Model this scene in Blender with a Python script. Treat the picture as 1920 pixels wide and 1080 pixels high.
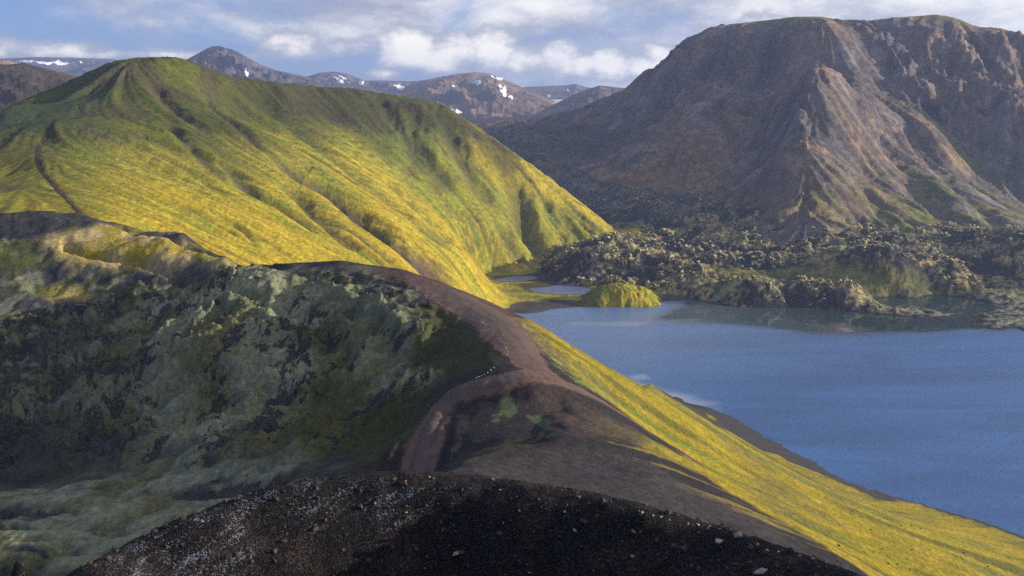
import bpy, bmesh, math
import numpy as np
from math import radians as RAD

for o in list(bpy.data.objects):
    bpy.data.objects.remove(o)
scene = bpy.context.scene
COL = scene.collection
rng = np.random.default_rng(7)

# ------------------------------------------------------------------ camera
H = 120.0                      # eye height above the lake
F = 1884.0                     # focal length in photograph pixels (1920 wide)
HY = 190.0                     # pixel row of the true horizon
PITCH = math.atan((540 - HY) / F)
cam_d = bpy.data.cameras.new('camera')
cam_d.sensor_width = 36.0
cam_d.lens = 36.0 * F / 1920.0
cam_d.clip_start = 0.5
cam_d.clip_end = 60000
cam = bpy.data.objects.new('camera', cam_d)
cam.location = (0, 0, H)
cam.rotation_euler = (math.pi / 2 - PITCH, 0, 0)
COL.objects.link(cam)
scene.camera = cam

# ------------------------------------------------------------------ sun, sky, exposure
SUN_AZ, SUN_EL = RAD(90), RAD(13.5)    # azimuth measured from the view direction towards the right
sun_d = bpy.data.lights.new('sun', 'SUN')
sun_d.energy = 5.0
sun_d.angle = RAD(0.6)
sun_d.color = (1.0, 0.89, 0.72)
sun = bpy.data.objects.new('sun', sun_d)
from mathutils import Vector
SUNV = Vector((math.sin(SUN_AZ) * math.cos(SUN_EL), math.cos(SUN_AZ) * math.cos(SUN_EL), math.sin(SUN_EL)))
sun.rotation_euler = SUNV.to_track_quat('Z', 'Y').to_euler()
sun.location = (600, 200, 500)
COL.objects.link(sun)

scene.view_settings.view_transform = 'Standard'
scene.view_settings.look = 'None'
scene.view_settings.gamma = 1.0
scene.view_settings.exposure = 0.85
scene.view_settings.use_curve_mapping = False
scene.cycles.max_bounces = 6
scene.cycles.volume_bounces = 0
scene.cycles.use_denoising = False
scene.cycles.use_adaptive_sampling = False
scene.cycles.sample_clamp_indirect = 3.0
scene.render.filter_size = 1.3


class NT:
    """small node-tree writer"""
    def __init__(self, tree):
        self.t = tree
        tree.nodes.clear()

    def n(self, kind, **kw):
        nd = self.t.nodes.new(kind)
        for k, v in kw.items():
            if k.startswith('i_'):
                self.put(nd.inputs[k[2:]], v)
            else:
                setattr(nd, k, v)
        return nd

    def put(self, sock, v):
        if isinstance(v, bpy.types.NodeSocket):
            self.t.links.new(v, sock)
        else:
            sock.default_value = v

    def m(self, op, a, b=0.0, c=0.0, clamp=False):
        nd = self.t.nodes.new('ShaderNodeMath')
        nd.operation = op
        nd.use_clamp = clamp
        self.put(nd.inputs[0], a)
        self.put(nd.inputs[1], b)
        self.put(nd.inputs[2], c)
        return nd.outputs[0]

    def ramp(self, v, lo, hi, a=0.0, b=1.0):
        nd = self.t.nodes.new('ShaderNodeMapRange')
        nd.interpolation_type = 'SMOOTHSTEP'
        self.put(nd.inputs['Value'], v)
        nd.inputs['From Min'].default_value = lo
        nd.inputs['From Max'].default_value = hi
        nd.inputs['To Min'].default_value = a
        nd.inputs['To Max'].default_value = b
        return nd.outputs['Result']

    def noise(self, vec, scale, detail=4.0, rough=0.55, dist=0.0):
        nd = self.t.nodes.new('ShaderNodeTexNoise')
        if vec is not None:
            self.t.links.new(vec, nd.inputs['Vector'])
        nd.inputs['Scale'].default_value = scale
        nd.inputs['Detail'].default_value = detail
        nd.inputs['Roughness'].default_value = rough
        nd.inputs['Distortion'].default_value = dist
        return nd.outputs['Fac']

    def mix(self, fac, a, b, mode='MIX'):
        nd = self.t.nodes.new('ShaderNodeMix')
        nd.data_type = 'RGBA'
        nd.blend_type = mode
        self.put(nd.inputs[0], fac)
        self.put(nd.inputs[6], a)
        self.put(nd.inputs[7], b)
        return nd.outputs[2]


def rgb(r, g, b):
    return (r, g, b, 1.0)


world = bpy.data.worlds.new('World')
scene.world = world
world.use_nodes = True
nt = NT(world.node_tree)
sky = nt.n('ShaderNodeTexSky', sky_type='NISHITA', sun_disc=False, sun_elevation=SUN_EL,
           sun_rotation=SUN_AZ, altitude=600.0, air_density=1.0, dust_density=0.6, ozone_density=2.0)
gen = nt.n('ShaderNodeTexCoord').outputs['Generated']
sep = nt.n('ShaderNodeSeparateXYZ', i_Vector=gen)
az = nt.m('ARCTAN2', sep.outputs[0], sep.outputs[1])          # radians, 0 = view direction
el = nt.m('ARCSINE', sep.outputs[2])
# a flat cloud coordinate: azimuth and stretched elevation
cvec = nt.n('ShaderNodeCombineXYZ', i_X=az, i_Y=nt.m('MULTIPLY', el, 1.6), i_Z=0.0).outputs[0]
hvec = nt.n('ShaderNodeCombineXYZ', i_X=az, i_Y=nt.m('MULTIPLY', el, 2.3), i_Z=3.7).outputs[0]


def blob(a0, e0, aw, ew, top):
    """soft ellipse in direction space, degrees"""
    da = nt.m('DIVIDE', nt.m('SUBTRACT', az, RAD(a0)), RAD(aw))
    de = nt.m('DIVIDE', nt.m('SUBTRACT', el, RAD(e0)), RAD(ew))
    d = nt.m('ADD', nt.m('MULTIPLY', da, da), nt.m('MULTIPLY', de, de))
    return nt.m('MULTIPLY', nt.m('EXPONENT', nt.m('MULTIPLY', d, -1.0)), top)


# low cumulus bank
bank = None
for b in [(-12.0, 3.1, 2.2, 0.75, .9), (-8.2, 3.0, 1.2, .8, .6), (-5.6, 2.9, 2.0, 1.15, 1.15), (-3.6, 2.6, 2.6, 1.0, 1.0),
          (-1.0, 2.8, 1.6, 1.15, 1.1), (2.6, 2.2, 2.0, .95, 1.0), (5.6, 2.0, 2.6, .9, 1.0), (9.0, 2.0, 3.0, 1.1, 1.0),
          (0.8, 2.3, 2.4, .75, .9), (4.0, 2.0, 2.4, .75, .9), (7.3, 1.9, 2.4, .8, .9), (-9.9, 2.9, 1.6, .6, .6), (-7.0, 1.5, 1.2, .28, .8), (-26.0, 2.55, 6.0, .6, .75), (-18.5, 2.4, 5.0, .3, .75), (14.0, 2.5, 5.0, 2.2, .9)]:
    e = blob(b[0], b[1], b[2], b[3] * 1.2, b[4])
    bank = e if bank is None else nt.m('MAXIMUM', bank, e)
n_big = nt.noise(cvec, 26.0, 6.0, 0.55, 0.2)
n_up = nt.noise(nt.n('ShaderNodeVectorMath', operation='ADD', i_Vector=cvec).outputs[0], 9.0, 3.0, 0.5)
dens = nt.m('ADD', nt.m('MULTIPLY', bank, 1.25), nt.m('MULTIPLY', nt.m('SUBTRACT', n_big, 0.5), 1.5))
cum = nt.ramp(dens, 0.30, 0.66)
# broken altostratus over the whole sky, thicker toward the sun side
n_hi = nt.noise(hvec, 5.0, 7.0, 0.55, 0.4)
tilt = nt.m('ADD', nt.m('MULTIPLY', nt.m('SINE', az), 0.42), 0.045)
hi_d = nt.m('ADD', nt.m('ADD', n_hi, tilt), nt.ramp(el, RAD(1.5), RAD(5.5), -0.10, 0.05))
hi = nt.ramp(hi_d, 0.34, 0.60)
sh = nt.noise(cvec, 34.0, 5.0, 0.6)
hi_col = nt.mix(nt.ramp(nt.noise(hvec, 9.0, 6.0, .6), 0.35, 0.68), rgb(2.9, 3.0, 3.7), rgb(8.0, 7.8, 7.3))
cu_shade = nt.ramp(nt.m('ADD', dens, nt.m('MULTIPLY', nt.m('SUBTRACT', sh, .5), 1.1)), 0.55, 1.25)
cu_col = nt.mix(cu_shade, rgb(3.2, 3.4, 4.0), rgb(9.4, 8.8, 7.7))
skyc = nt.mix(1.0, sky.outputs[0], rgb(0.72, 0.95, 1.55), 'MULTIPLY')
skyc = nt.mix(0.6, skyc, rgb(1.1, 1.6, 3.3))
c1 = nt.mix(nt.m('MULTIPLY', hi, 0.92), skyc, hi_col)
c2 = nt.mix(nt.m('MULTIPLY', cum, 0.92), c1, cu_col)
bg = nt.n('ShaderNodeBackground', i_Color=c2, i_Strength=0.08)
out = nt.n('ShaderNodeOutputWorld')
nt.t.links.new(bg.outputs[0], out.inputs['Surface'])


# ------------------------------------------------------------------ geometry tools
def ray(px, py):
    cx, cy = (px - 960.0) / F, (540.0 - py) / F
    x = cx
    y = math.cos(PITCH) + cy * math.sin(PITCH)
    z = -math.sin(PITCH) + cy * math.cos(PITCH)
    return math.atan2(x, y), z / math.hypot(x, y)


def P(px, py, r):
    a, t = ray(px, py)
    return (a, r, H + r * t)


def PL(px, py, z):
    """point of the photograph known to lie at height z"""
    a, t = ray(px, py)
    return (a, (z - H) / t, z)


def PZ(px, r, z):
    """a place hidden from view: direction, range, height"""
    return (ray(px, 600)[0], r, z)


_perm = rng.permutation(256)
_perm = np.concatenate([_perm, _perm]).astype(np.int32)
_ga = np.linspace(0, 2 * np.pi, 32, endpoint=False)
_gx, _gy = np.cos(_ga).astype(np.float32), np.sin(_ga).astype(np.float32)


def noise(x, y, seed=0):
    x = np.asarray(x, np.float32) + np.float32(seed * 17.31)
    y = np.asarray(y, np.float32) + np.float32(seed * 7.77)
    xf, yf = np.floor(x), np.floor(y)
    ix, iy = xf.astype(np.int32) & 255, yf.astype(np.int32) & 255
    fx, fy = x - xf, y - yf
    u = fx * fx * fx * (fx * (fx * 6 - 15) + 10)
    v = fy * fy * fy * (fy * (fy * 6 - 15) + 10)

    def g(i, j, dx, dy):
        h = _perm[(_perm[(ix + i) & 255] + iy + j) & 255] & 31
        return _gx[h] * dx + _gy[h] * dy
    a = g(0, 0, fx, fy)
    b = g(1, 0, fx - 1, fy)
    c = g(0, 1, fx, fy - 1)
    d = g(1, 1, fx - 1, fy - 1)
    return ((a + u * (b - a)) * (1 - v) + (c + u * (d - c)) * v) * 1.5


def fbm(x, y, octv=4, seed=0, gain=.5, lac=2.03):
    s, amp, f = 0.0, 1.0, 1.0
    for i in range(octv):
        s = s + amp * noise(x * f, y * f, seed + i * 3)
        amp *= gain
        f *= lac
    return s


def ridged(x, y, octv=4, seed=0, gain=.5, lac=2.07):
    s, amp, f = 0.0, 1.0, 1.0
    for i in range(octv):
        s = s + amp * (1 - 2 * np.abs(noise(x * f, y * f, seed + i * 3)))
        amp *= gain
        f *= lac
    return s


def worley(x, y, seed=0):
    xf, yf = np.floor(x).astype(np.int32), np.floor(y).astype(np.int32)
    f1 = np.full(x.shape, 9., np.float32)
    f2 = np.full(x.shape, 9., np.float32)
    cid = np.zeros(x.shape, np.float32)
    for i in (-1, 0, 1):
        for j in (-1, 0, 1):
            cx, cy = xf + i, yf + j
            h = _perm[(_perm[(cx + seed) & 255] + cy) & 255]
            h2 = _perm[(h + 91 + seed) & 255]
            d = np.hypot(cx + h / 256. - x, cy + h2 / 256. - y).astype(np.float32)
            near = d < f1
            f2 = np.where(near, f1, np.minimum(f2, d))
            cid = np.where(near, (h ^ h2) / 255., cid)
            f1 = np.where(near, d, f1)
    return f1, f2, cid


def blocks(x, y, seed, gap=.16, tilt=.9):
    """broken angular blocks: every cell its own height and tilt, with gaps between; 0..1"""
    xf, yf = np.floor(x).astype(np.int32), np.floor(y).astype(np.int32)
    f1 = np.full(x.shape, 9., np.float32)
    f2 = np.full(x.shape, 9., np.float32)
    h = np.zeros(x.shape, np.float32)
    for i in (-1, 0, 1):
        for j in (-1, 0, 1):
            cx, cy = xf + i, yf + j
            a_ = _perm[(_perm[(cx + seed) & 255] + cy) & 255]
            b_ = _perm[(a_ + 91 + seed) & 255]
            dx, dy = x - cx - a_ / 256., y - cy - b_ / 256.
            d = np.hypot(dx, dy).astype(np.float32)
            an = (a_ ^ b_) / 256. * 6.283
            hh = ((a_ * 7 + b_) & 255) / 255. + tilt * (dx * np.cos(an) + dy * np.sin(an))
            near = d < f1
            f2 = np.where(near, f1, np.minimum(f2, d))
            h = np.where(near, hh, h)
            f1 = np.where(near, d, f1)
    e = sstep(f2 - f1, 0.0, gap)
    return h * e, e


def sstep(v, a, b):
    t = np.clip((v - a) / (b - a), 0, 1)
    return t * t * (3 - 2 * t)


def lerp(a, b, t):
    return a + (b - a) * t


def seg_dist(x, y, pts, closed=False, s_out=False):
    """distance to a polyline in world xy, and how far along it (0..1)"""
    best = np.full(x.shape, 1e9, np.float32)
    along = np.zeros(x.shape, np.float32)
    n = len(pts)
    segs = [(i, i + 1) for i in range(n - 1)] + ([(n - 1, 0)] if closed else [])
    L = [math.dist(pts[a][:2], pts[b][:2]) for a, b in segs]
    tot, acc = sum(L), 0.0
    for (a, b), l in zip(segs, L):
        ax, ay = pts[a][:2]
        bx, by = pts[b][:2]
        dx, dy = bx - ax, by - ay
        t = np.clip(((x - ax) * dx + (y - ay) * dy) / max(dx * dx + dy * dy, 1e-9), 0, 1)
        d = np.hypot(x - ax - t * dx, y - ay - t * dy)
        m = d < best
        best = np.where(m, d, best)
        along = np.where(m, (acc + t * l) / tot, along)
        acc += l
    return (best, along) if s_out else best


def inside(x, y, poly):
    c = np.zeros(x.shape, bool)
    n = len(poly)
    for i in range(n):
        x1, y1 = poly[i][:2]
        x2, y2 = poly[i - 1][:2]
        cond = ((y1 > y) != (y2 > y)) & (x < (x2 - x1) * (y - y1) / (y2 - y1 + 1e-12) + x1)
        c ^= cond
    return c


class Layer:
    """terrain sheet: a thin-plate surface through surveyed points, on a fan-shaped grid"""
    def __init__(self, pts, az0, az1, na, r0, r1, nr, lam=1e-5):
        p = np.array(pts, float)
        u, v, z = p[:, 0], np.log(p[:, 1]), p[:, 2]
        self.c = np.stack([u, v], 1)
        d = np.hypot(u[:, None] - u[None], v[:, None] - v[None])
        K = np.where(d > 0, d * d * np.log(d + 1e-12), 0) + lam * np.eye(len(z))
        Q = np.stack([np.ones_like(u), u, v], 1)
        A = np.block([[K, Q], [Q.T, np.zeros((3, 3))]])
        self.w = np.linalg.solve(A, np.concatenate([z, np.zeros(3)]))
        self.az0, self.az1, self.na = RAD(az0), RAD(az1), na
        self.l0, self.l1, self.nr = math.log(r0), math.log(r1), nr
        self.a = np.linspace(self.az0, self.az1, na)
        self.r = np.exp(np.linspace(self.l0, self.l1, nr))
        self.A, self.R = np.meshgrid(self.a, self.r)          # rows = range
        self.X, self.Y = self.R * np.sin(self.A), self.R * np.cos(self.A)
        self.Z0 = self.smooth(self.A, self.R)
        self.Z = self.Z0.copy()
        self.T = np.zeros(self.Z.shape + (3,), np.float32)

    def smooth(self, a, r):
        a, v = np.asarray(a, float), np.log(np.asarray(r, float))
        s = self.w[-3] + self.w[-2] * a + self.w[-1] * v
        for (cu, cv), w in zip(self.c, self.w):
            d2 = (a - cu) ** 2 + (v - cv) ** 2 + 1e-12
            s = s + (0.5 * w) * d2 * np.log(d2)
        return s

    def hit(self, px, py):
        a, t = ray(px, py)
        rr = np.exp(np.linspace(self.l0, self.l1, 500))
        s = (self.smooth(np.full(500, a), rr) - H) / rr
        k = np.nonzero(s >= t)[0]
        if len(k) == 0:
            i = int(np.argmax(s))
            r = rr[i]
        else:
            i = k[0]
            r = rr[i] if i == 0 else rr[i - 1] + (rr[i] - rr[i - 1]) * (t - s[i - 1]) / (s[i] - s[i - 1])
        return (r * math.sin(a), r * math.cos(a))

    def hits(self, pl):
        return [self.hit(*q) for q in pl]

    def area(self, pl, feather):
        """soft mask of a patch of ground outlined in the photograph, as world outline"""
        w = self.hits(pl)
        x0, x1 = min(p[0] for p in w) - 3 * feather, max(p[0] for p in w) + 3 * feather
        y0, y1 = min(p[1] for p in w) - 3 * feather, max(p[1] for p in w) + 3 * feather
        sel = (self.X > x0) & (self.X < x1) & (self.Y > y0) & (self.Y < y1)
        m = np.zeros(self.X.shape, np.float32)
        x, y = self.X[sel], self.Y[sel]
        d = seg_dist(x, y, w, True)
        d = np.where(inside(x, y, w), d, -d)
        d = d + fbm(x / (feather * 3 + .01), y / (feather * 3 + .01), 3, 5) * feather
        m[sel] = sstep(d, -feather, feather)
        return m

    def line(self, pl):
        return seg_dist(self.X, self.Y, self.hits(pl), s_out=True)

    def at(self, x, y):
        a, l = np.arctan2(x, y), np.log(np.hypot(x, y))
        fi = np.clip((l - self.l0) / (self.l1 - self.l0) * (self.nr - 1), 0, self.nr - 1.001)
        fj = np.clip((a - self.az0) / (self.az1 - self.az0) * (self.na - 1), 0, self.na - 1.001)
        i, j = fi.astype(int), fj.astype(int)
        u, v = fi - i, fj - j
        Z = self.Z
        return (Z[i, j] * (1 - u) * (1 - v) + Z[i + 1, j] * u * (1 - v) + Z[i, j + 1] * (1 - u) * v + Z[i + 1, j + 1] * u * v)

    def grads(self, Z):
        dr = np.gradient(Z, self.l0 + np.arange(self.nr) * (self.l1 - self.l0) / (self.nr - 1), axis=0) / self.R
        da = np.gradient(Z, self.a, axis=1) / self.R
        return dr * np.sin(self.A) + da * np.cos(self.A), dr * np.cos(self.A) - da * np.sin(self.A)

    def flow(self, scale, n=14, step=3.0, seed=0, octv=1):
        """noise smeared down the fall line: rills and streaks"""
        gx, gy = self.grads(self.Z0)
        g = np.hypot(gx, gy) + 1e-6
        gx, gy = (gx / g).astype(np.float32), (gy / g).astype(np.float32)
        acc = np.zeros(self.X.shape, np.float32)
        wsum = 0.0
        ki = (self.nr - 1) / (self.l1 - self.l0)
        kj = (self.na - 1) / (self.az1 - self.az0)
        for sgn in (1, -1):
            x, y = self.X.astype(np.float32), self.Y.astype(np.float32)
            for k in range(n):
                w = math.cos(k / n * math.pi / 2)
                if not (sgn < 0 and k == 0):
                    acc += w * (noise(x / scale, y / scale, seed) if octv == 1 else fbm(x / scale, y / scale, octv, seed))
                    wsum += w
                i = np.clip((np.log(x * x + y * y) * .5 - self.l0) * ki, 0, self.nr - 1).astype(np.int32)
                j = np.clip((np.arctan2(x, y) - self.az0) * kj, 0, self.na - 1).astype(np.int32)
                x = x + sgn * step * gx[i, j]
                y = y + sgn * step * gy[i, j]
        acc /= wsum
        return acc / (acc.std() + 1e-6)

    def fit_skyline(self, pts, r_lo, r_hi, sig=.12, it=4):
        """trim the crest so that its height agrees with the surveyed skyline"""
        a_s = np.array([ray(*q)[0] for q in pts])
        t_s = np.array([ray(*q)[1] for q in pts])
        want = np.interp(self.a, a_s, t_s)
        on = sstep(self.a, a_s[0] - .03, a_s[0]) * sstep(self.a, a_s[-1] + .03, a_s[-1])
        rows = np.nonzero((self.r >= r_lo) & (self.r <= r_hi))[0]
        ker = np.hanning(23)
        ker /= ker.sum()
        for _ in range(it):
            sl = (self.Z[rows] - H) / self.R[rows]
            k = sl.argmax(axis=0)
            lr = np.log(self.r[rows][k])
            sm = lambda v: np.convolve(np.pad(v, 11, 'edge'), ker, 'valid')
            res, lr = sm(want - sl.max(axis=0)) * on, sm(lr)
            self.Z += res[None] * self.R * np.exp(-((np.log(self.R) - lr[None]) / sig) ** 2)

    def paint(self, col, mask=1.0):
        c = np.asarray(col, np.float32)
        m = np.asarray(mask, np.float32)
        if m.ndim == 2:
            m = m[..., None]
        self.T = self.T + (c - self.T) * m

    def build(self, name, mat, keep=None, lift=0.0, tint=True):
        return grid_mesh(name, self.X, self.Y, self.Z + lift, self.T if tint else None, mat, keep)


def grid_mesh(name, X, Y, Z, T, mat, keep=None):
    nr, na = X.shape
    co = np.stack([X, Y, Z], -1).reshape(-1, 3).astype(np.float32)
    idx = np.arange(nr * na).reshape(nr, na)
    q = np.stack([idx[:-1, :-1], idx[:-1, 1:], idx[1:, 1:], idx[1:, :-1]], -1).reshape(-1, 4)
    cols = None if T is None else T.reshape(-1, 3)
    if keep is not None:
        kf = (keep[:-1, :-1] & keep[:-1, 1:] & keep[1:, 1:] & keep[1:, :-1]).reshape(-1)
        q = q[kf]
        used = np.unique(q)
        remap = np.full(nr * na, -1)
        remap[used] = np.arange(len(used))
        co, q = co[used], remap[q]
        cols = None if cols is None else cols[used]
    return raw_mesh(name, co, q, cols, mat)


def raw_mesh(name, co, q, cols=None, mat=None, smooth=True, link=True):
    k = q.shape[1]
    me = bpy.data.meshes.new(name)
    me.vertices.add(len(co))
    me.vertices.foreach_set('co', np.ascontiguousarray(co, np.float32).ravel())
    me.loops.add(q.size)
    me.loops.foreach_set('vertex_index', np.ascontiguousarray(q, np.int32).ravel())
    me.polygons.add(len(q))
    me.polygons.foreach_set('loop_start', np.arange(0, q.size, k, dtype=np.int32))
    me.polygons.foreach_set('use_smooth', np.full(len(q), smooth))
    me.update(calc_edges=True)
    if cols is not None:
        at = me.color_attributes.new('tint', 'FLOAT_COLOR', 'POINT')
        at.data.foreach_set('color', np.concatenate([np.clip(cols, 0, 1), np.ones((len(cols), 1))], 1).astype(np.float32).ravel())
    if mat:
        me.materials.append(mat)
    ob = bpy.data.objects.new(name, me)
    if link:
        COL.objects.link(ob)
    return ob


def structure(o):
    o['kind'] = 'structure'
    return o


# ------------------------------------------------------------------ materials
def ground_mat(name, grain, bump, rough=0.95, contrast=0.5, second=None, gravel=0.0, crisp=None, rocky=False):
    """tint attribute broken up by two grains of noise, with fine relief"""
    m = bpy.data.materials.new(name)
    m.use_nodes = True
    t = NT(m.node_tree)
    pos = t.n('ShaderNodeNewGeometry').outputs['Position']
    col = t.n('ShaderNodeAttribute', attribute_name='tint').outputs['Color']
    n1 = t.noise(pos, 1.0 / grain, 6.0, 0.65)
    n2 = t.noise(pos, 1.0 / (grain * 7), 4.0, 0.6, .6)
    v = t.m('ADD', t.m('MULTIPLY', t.m('SUBTRACT', n1, .5), 2.6 * contrast), t.m('MULTIPLY', t.m('SUBTRACT', n2, .5), 1.4 * contrast))
    v = t.m('MAXIMUM', t.m('ADD', v, 1.0), 0.15)
    vv = t.n('ShaderNodeCombineXYZ', i_X=v, i_Y=v, i_Z=v).outputs[0]
    c = t.mix(1.0, col, vv, 'MULTIPLY')
    if second:
        c = t.mix(t.m('MULTIPLY', t.ramp(t.noise(pos, 1.0 / (grain * 3), 5, .6, .4), .52, .70), second[3]), c, rgb(*second[:3]))
    hgt = t.noise(pos, 1.0 / grain, 8.0, 0.7)
    if crisp:
        cf = t.ramp(t.noise(pos, 1.0 / crisp[0], 9.0, 0.72, .3), .46, .56, crisp[1], 0.0)
        dk = t.mix(1.0, c, rgb(.38, .40, .45), 'MULTIPLY')
        c = t.mix(cf, c, dk)
    if rocky:
        # bare rock breaking through the moss: sharp-edged, as much of it as the 'rock' attribute says
        ra = t.n('ShaderNodeAttribute', attribute_name='rock').outputs['Fac']
        rn = t.noise(pos, 1.0 / 1.3, 10.0, .74, .6)
        rf = t.ramp(t.m('ADD', rn, t.m('MULTIPLY', t.m('SUBTRACT', ra, 1.0), .5)), .20, .30)
        rf = t.m('MULTIPLY', rf, t.m('GREATER_THAN', ra, .02))
        rc = t.mix(t.ramp(t.noise(pos, 2.2, 6, .7), .35, .65), rgb(.020, .020, .024), rgb(.085, .082, .078))
        c = t.mix(rf, c, rc)
        hgt = t.m('SUBTRACT', hgt, t.m('MULTIPLY', rf, .8))
    if gravel:
        vo = t.n('ShaderNodeTexVoronoi', i_Vector=pos, i_Scale=1.0 / gravel)
        cell = t.n('ShaderNodeSeparateColor', i_Color=vo.outputs['Color']).outputs[0]
        lum = t.ramp(cell, .35, 1.0, .5, 2.4)
        c = t.mix(1.0, c, t.n('ShaderNodeCombineXYZ', i_X=lum, i_Y=lum, i_Z=lum).outputs[0], 'MULTIPLY')
        xyz = t.n('ShaderNodeSeparateXYZ', i_Vector=pos)
        up_ = t.m('SUBTRACT', xyz.outputs[2], t.m('MULTIPLY', xyz.outputs[0], .36))
        sv = t.n('ShaderNodeCombineXYZ', i_X=t.m('MULTIPLY', xyz.outputs[0], .45), i_Y=t.m('MULTIPLY', up_, 2.6), i_Z=t.m('MULTIPLY', xyz.outputs[1], .6)).outputs[0]
        li = t.m('ADD', t.noise(sv, 1.0, 5, .65), t.m('MULTIPLY', t.m('SUBTRACT', t.noise(pos, 9.0, 3, .6), .5), 1.1))
        lf = t.m('MULTIPLY', t.ramp(li, .54, .72), t.n('ShaderNodeAttribute', attribute_name='lichen').outputs['Fac'])
        c = t.mix(t.m('MULTIPLY', lf, .85), c, rgb(.19, .21, .26))
        hgt = t.m('SUBTRACT', hgt, t.m('MULTIPLY', vo.outputs['Distance'], 1.2))
    bp = t.n('ShaderNodeBump', i_Height=hgt, i_Distance=bump, i_Strength=1.0)
    bs = t.n('ShaderNodeBsdfPrincipled', i_Roughness=rough, i_Normal=bp.outputs[0])
    t.put(bs.inputs['Base Color'], c)
    bs.inputs['Specular IOR Level'].default_value = 0.12
    o = t.n('ShaderNodeOutputMaterial')
    t.t.links.new(bs.outputs[0], o.inputs['Surface'])
    return m


M_ridge = ground_mat('cinder_and_moss', 0.9, 0.45, contrast=.6, crisp=(1.1, .45), rocky=True)
M_fore = ground_mat('black_cinder', 0.16, 0.12, contrast=.8, gravel=.075)
M_hill = ground_mat('hill_turf', 2.6, 1.0, contrast=.5, crisp=(3.0, .36))
M_lava = ground_mat('mossy_lava', 2.2, 1.6, contrast=.7, crisp=(3.0, .55))
M_mount = ground_mat('rhyolite_scree', 5.0, 2.6, contrast=.5, crisp=(9.0, .6))
M_far = ground_mat('distant_rock', 30.0, 14.0, contrast=.6)
M_road = ground_mat('road_gravel', 0.5, 0.05, contrast=.5)
M_sand = ground_mat('black_sand', 0.6, 0.04, contrast=.35)


def plain_mat(name, col, grain=.3, bump=.05, rough=.9, col2=None):
    m = bpy.data.materials.new(name)
    m.use_nodes = True
    t = NT(m.node_tree)
    geo = t.n('ShaderNodeNewGeometry')
    pos = geo.outputs['Position']
    n1 = t.noise(pos, 1.0 / grain, 6.0, .6)
    c = t.mix(t.ramp(n1, .3, .7), rgb(*[k * .6 for k in col]), rgb(*[k * 1.4 for k in col]))
    if col2:
        up = t.n('ShaderNodeSeparateXYZ', i_Vector=geo.outputs['Normal']).outputs[2]
        f = t.m('ADD', up, t.m('MULTIPLY', t.m('SUBTRACT', t.noise(pos, .6 / grain, 4, .6), .5), 2.2))
        c = t.mix(t.ramp(f, col2[3], col2[3] + .5), c, rgb(*col2[:3]))
    bp = t.n('ShaderNodeBump', i_Height=t.noise(pos, 2.0 / grain, 6, .7), i_Distance=bump)
    bs = t.n('ShaderNodeBsdfPrincipled', i_Roughness=rough, i_Normal=bp.outputs[0])
    t.put(bs.inputs['Base Color'], c)
    bs.inputs['Specular IOR Level'].default_value = .15
    o = t.n('ShaderNodeOutputMaterial')
    t.t.links.new(bs.outputs[0], o.inputs['Surface'])
    return m


M_path = plain_mat('trodden_earth', (.05, .035, .03), .5)
M_snow = plain_mat('old_snow', (.75, .78, .84), 12, .5, .7)
M_boulder = plain_mat('lava_rock', (.045, .042, .045), 1.2, .4, .95, (.36, .32, .16, -.35))
M_stone_dark = plain_mat('cinder_stone', (.046, .041, .041), .12, .03)
M_stone_pale = plain_mat('pale_lichened_stone', (.27, .245, .21), .15, .03)
M_stone_rust = plain_mat('rusty_scoria', (.078, .052, .042), .12, .03)
M_base = plain_mat('dark_ground', (.06, .055, .05), 60, 4)


def water_mat(name, body, pale, rough):
    m = bpy.data.materials.new(name)
    m.use_nodes = True
    t = NT(m.node_tree)
    pos = t.n('ShaderNodeNewGeometry').outputs['Position']
    calm = t.n('ShaderNodeAttribute', attribute_name='tint').outputs['Color']
    s = t.n('ShaderNodeSeparateColor', i_Color=calm)
    cm, pl = s.outputs[0], s.outputs[1]
    wind = t.noise(t.n('ShaderNodeMapping', i_Vector=pos, i_Scale=(.010, .035, 1)).outputs[0], 1.0, 5, .6, .8)
    c = t.mix(t.ramp(wind, .3, .72), rgb(*[k * .88 for k in body]), rgb(*[k * 1.3 for k in body]))
    c = t.mix(cm, c, rgb(.020, .038, .038))  # dark shore reflection painted into the colour of the calm water
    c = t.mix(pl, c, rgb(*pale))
    wav = t.noise(t.n('ShaderNodeMapping', i_Vector=pos, i_Scale=(.35, .8, 1)).outputs[0], 1.0, 5, .65)
    rip = t.m('SUBTRACT', 1.0, t.m('MULTIPLY', cm, .985))
    bp = t.n('ShaderNodeBump', i_Height=wav, i_Distance=.32)
    t.put(bp.inputs['Strength'], rip)
    bs = t.n('ShaderNodeBsdfPrincipled', i_Normal=bp.outputs[0], i_IOR=1.33)
    t.put(bs.inputs['Base Color'], c)
    t.put(bs.inputs['Roughness'], t.m('ADD', t.m('MULTIPLY', rip, rough), .02))
    o = t.n('ShaderNodeOutputMaterial')
    t.t.links.new(bs.outputs[0], o.inputs['Surface'])
    return m


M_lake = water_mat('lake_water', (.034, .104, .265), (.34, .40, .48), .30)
M_pond = water_mat('pond_water', (.13, .17, .33), (.3, .35, .4), .12)

# palette (linear albedo)
YEL = np.array((.34, .268, .020))
GOLD = np.array((.39, .255, .020))
GRN = np.array((.155, .185, .022))
OLIVE = np.array((.085, .095, .026))
DKGRN = np.array((.040, .062, .026))
BROWN = np.array((.085, .060, .046))
REDSC = np.array((.150, .070, .045))
CINDER = np.array((.026, .023, .025))
ROADC = np.array((.098, .070, .062))
MOSS = np.array((.26, .272, .17))
MOSSY = np.array((.15, .150, .062))
ROCK = np.array((.032, .032, .038))
TAN = np.array((.30, .235, .105))

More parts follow.
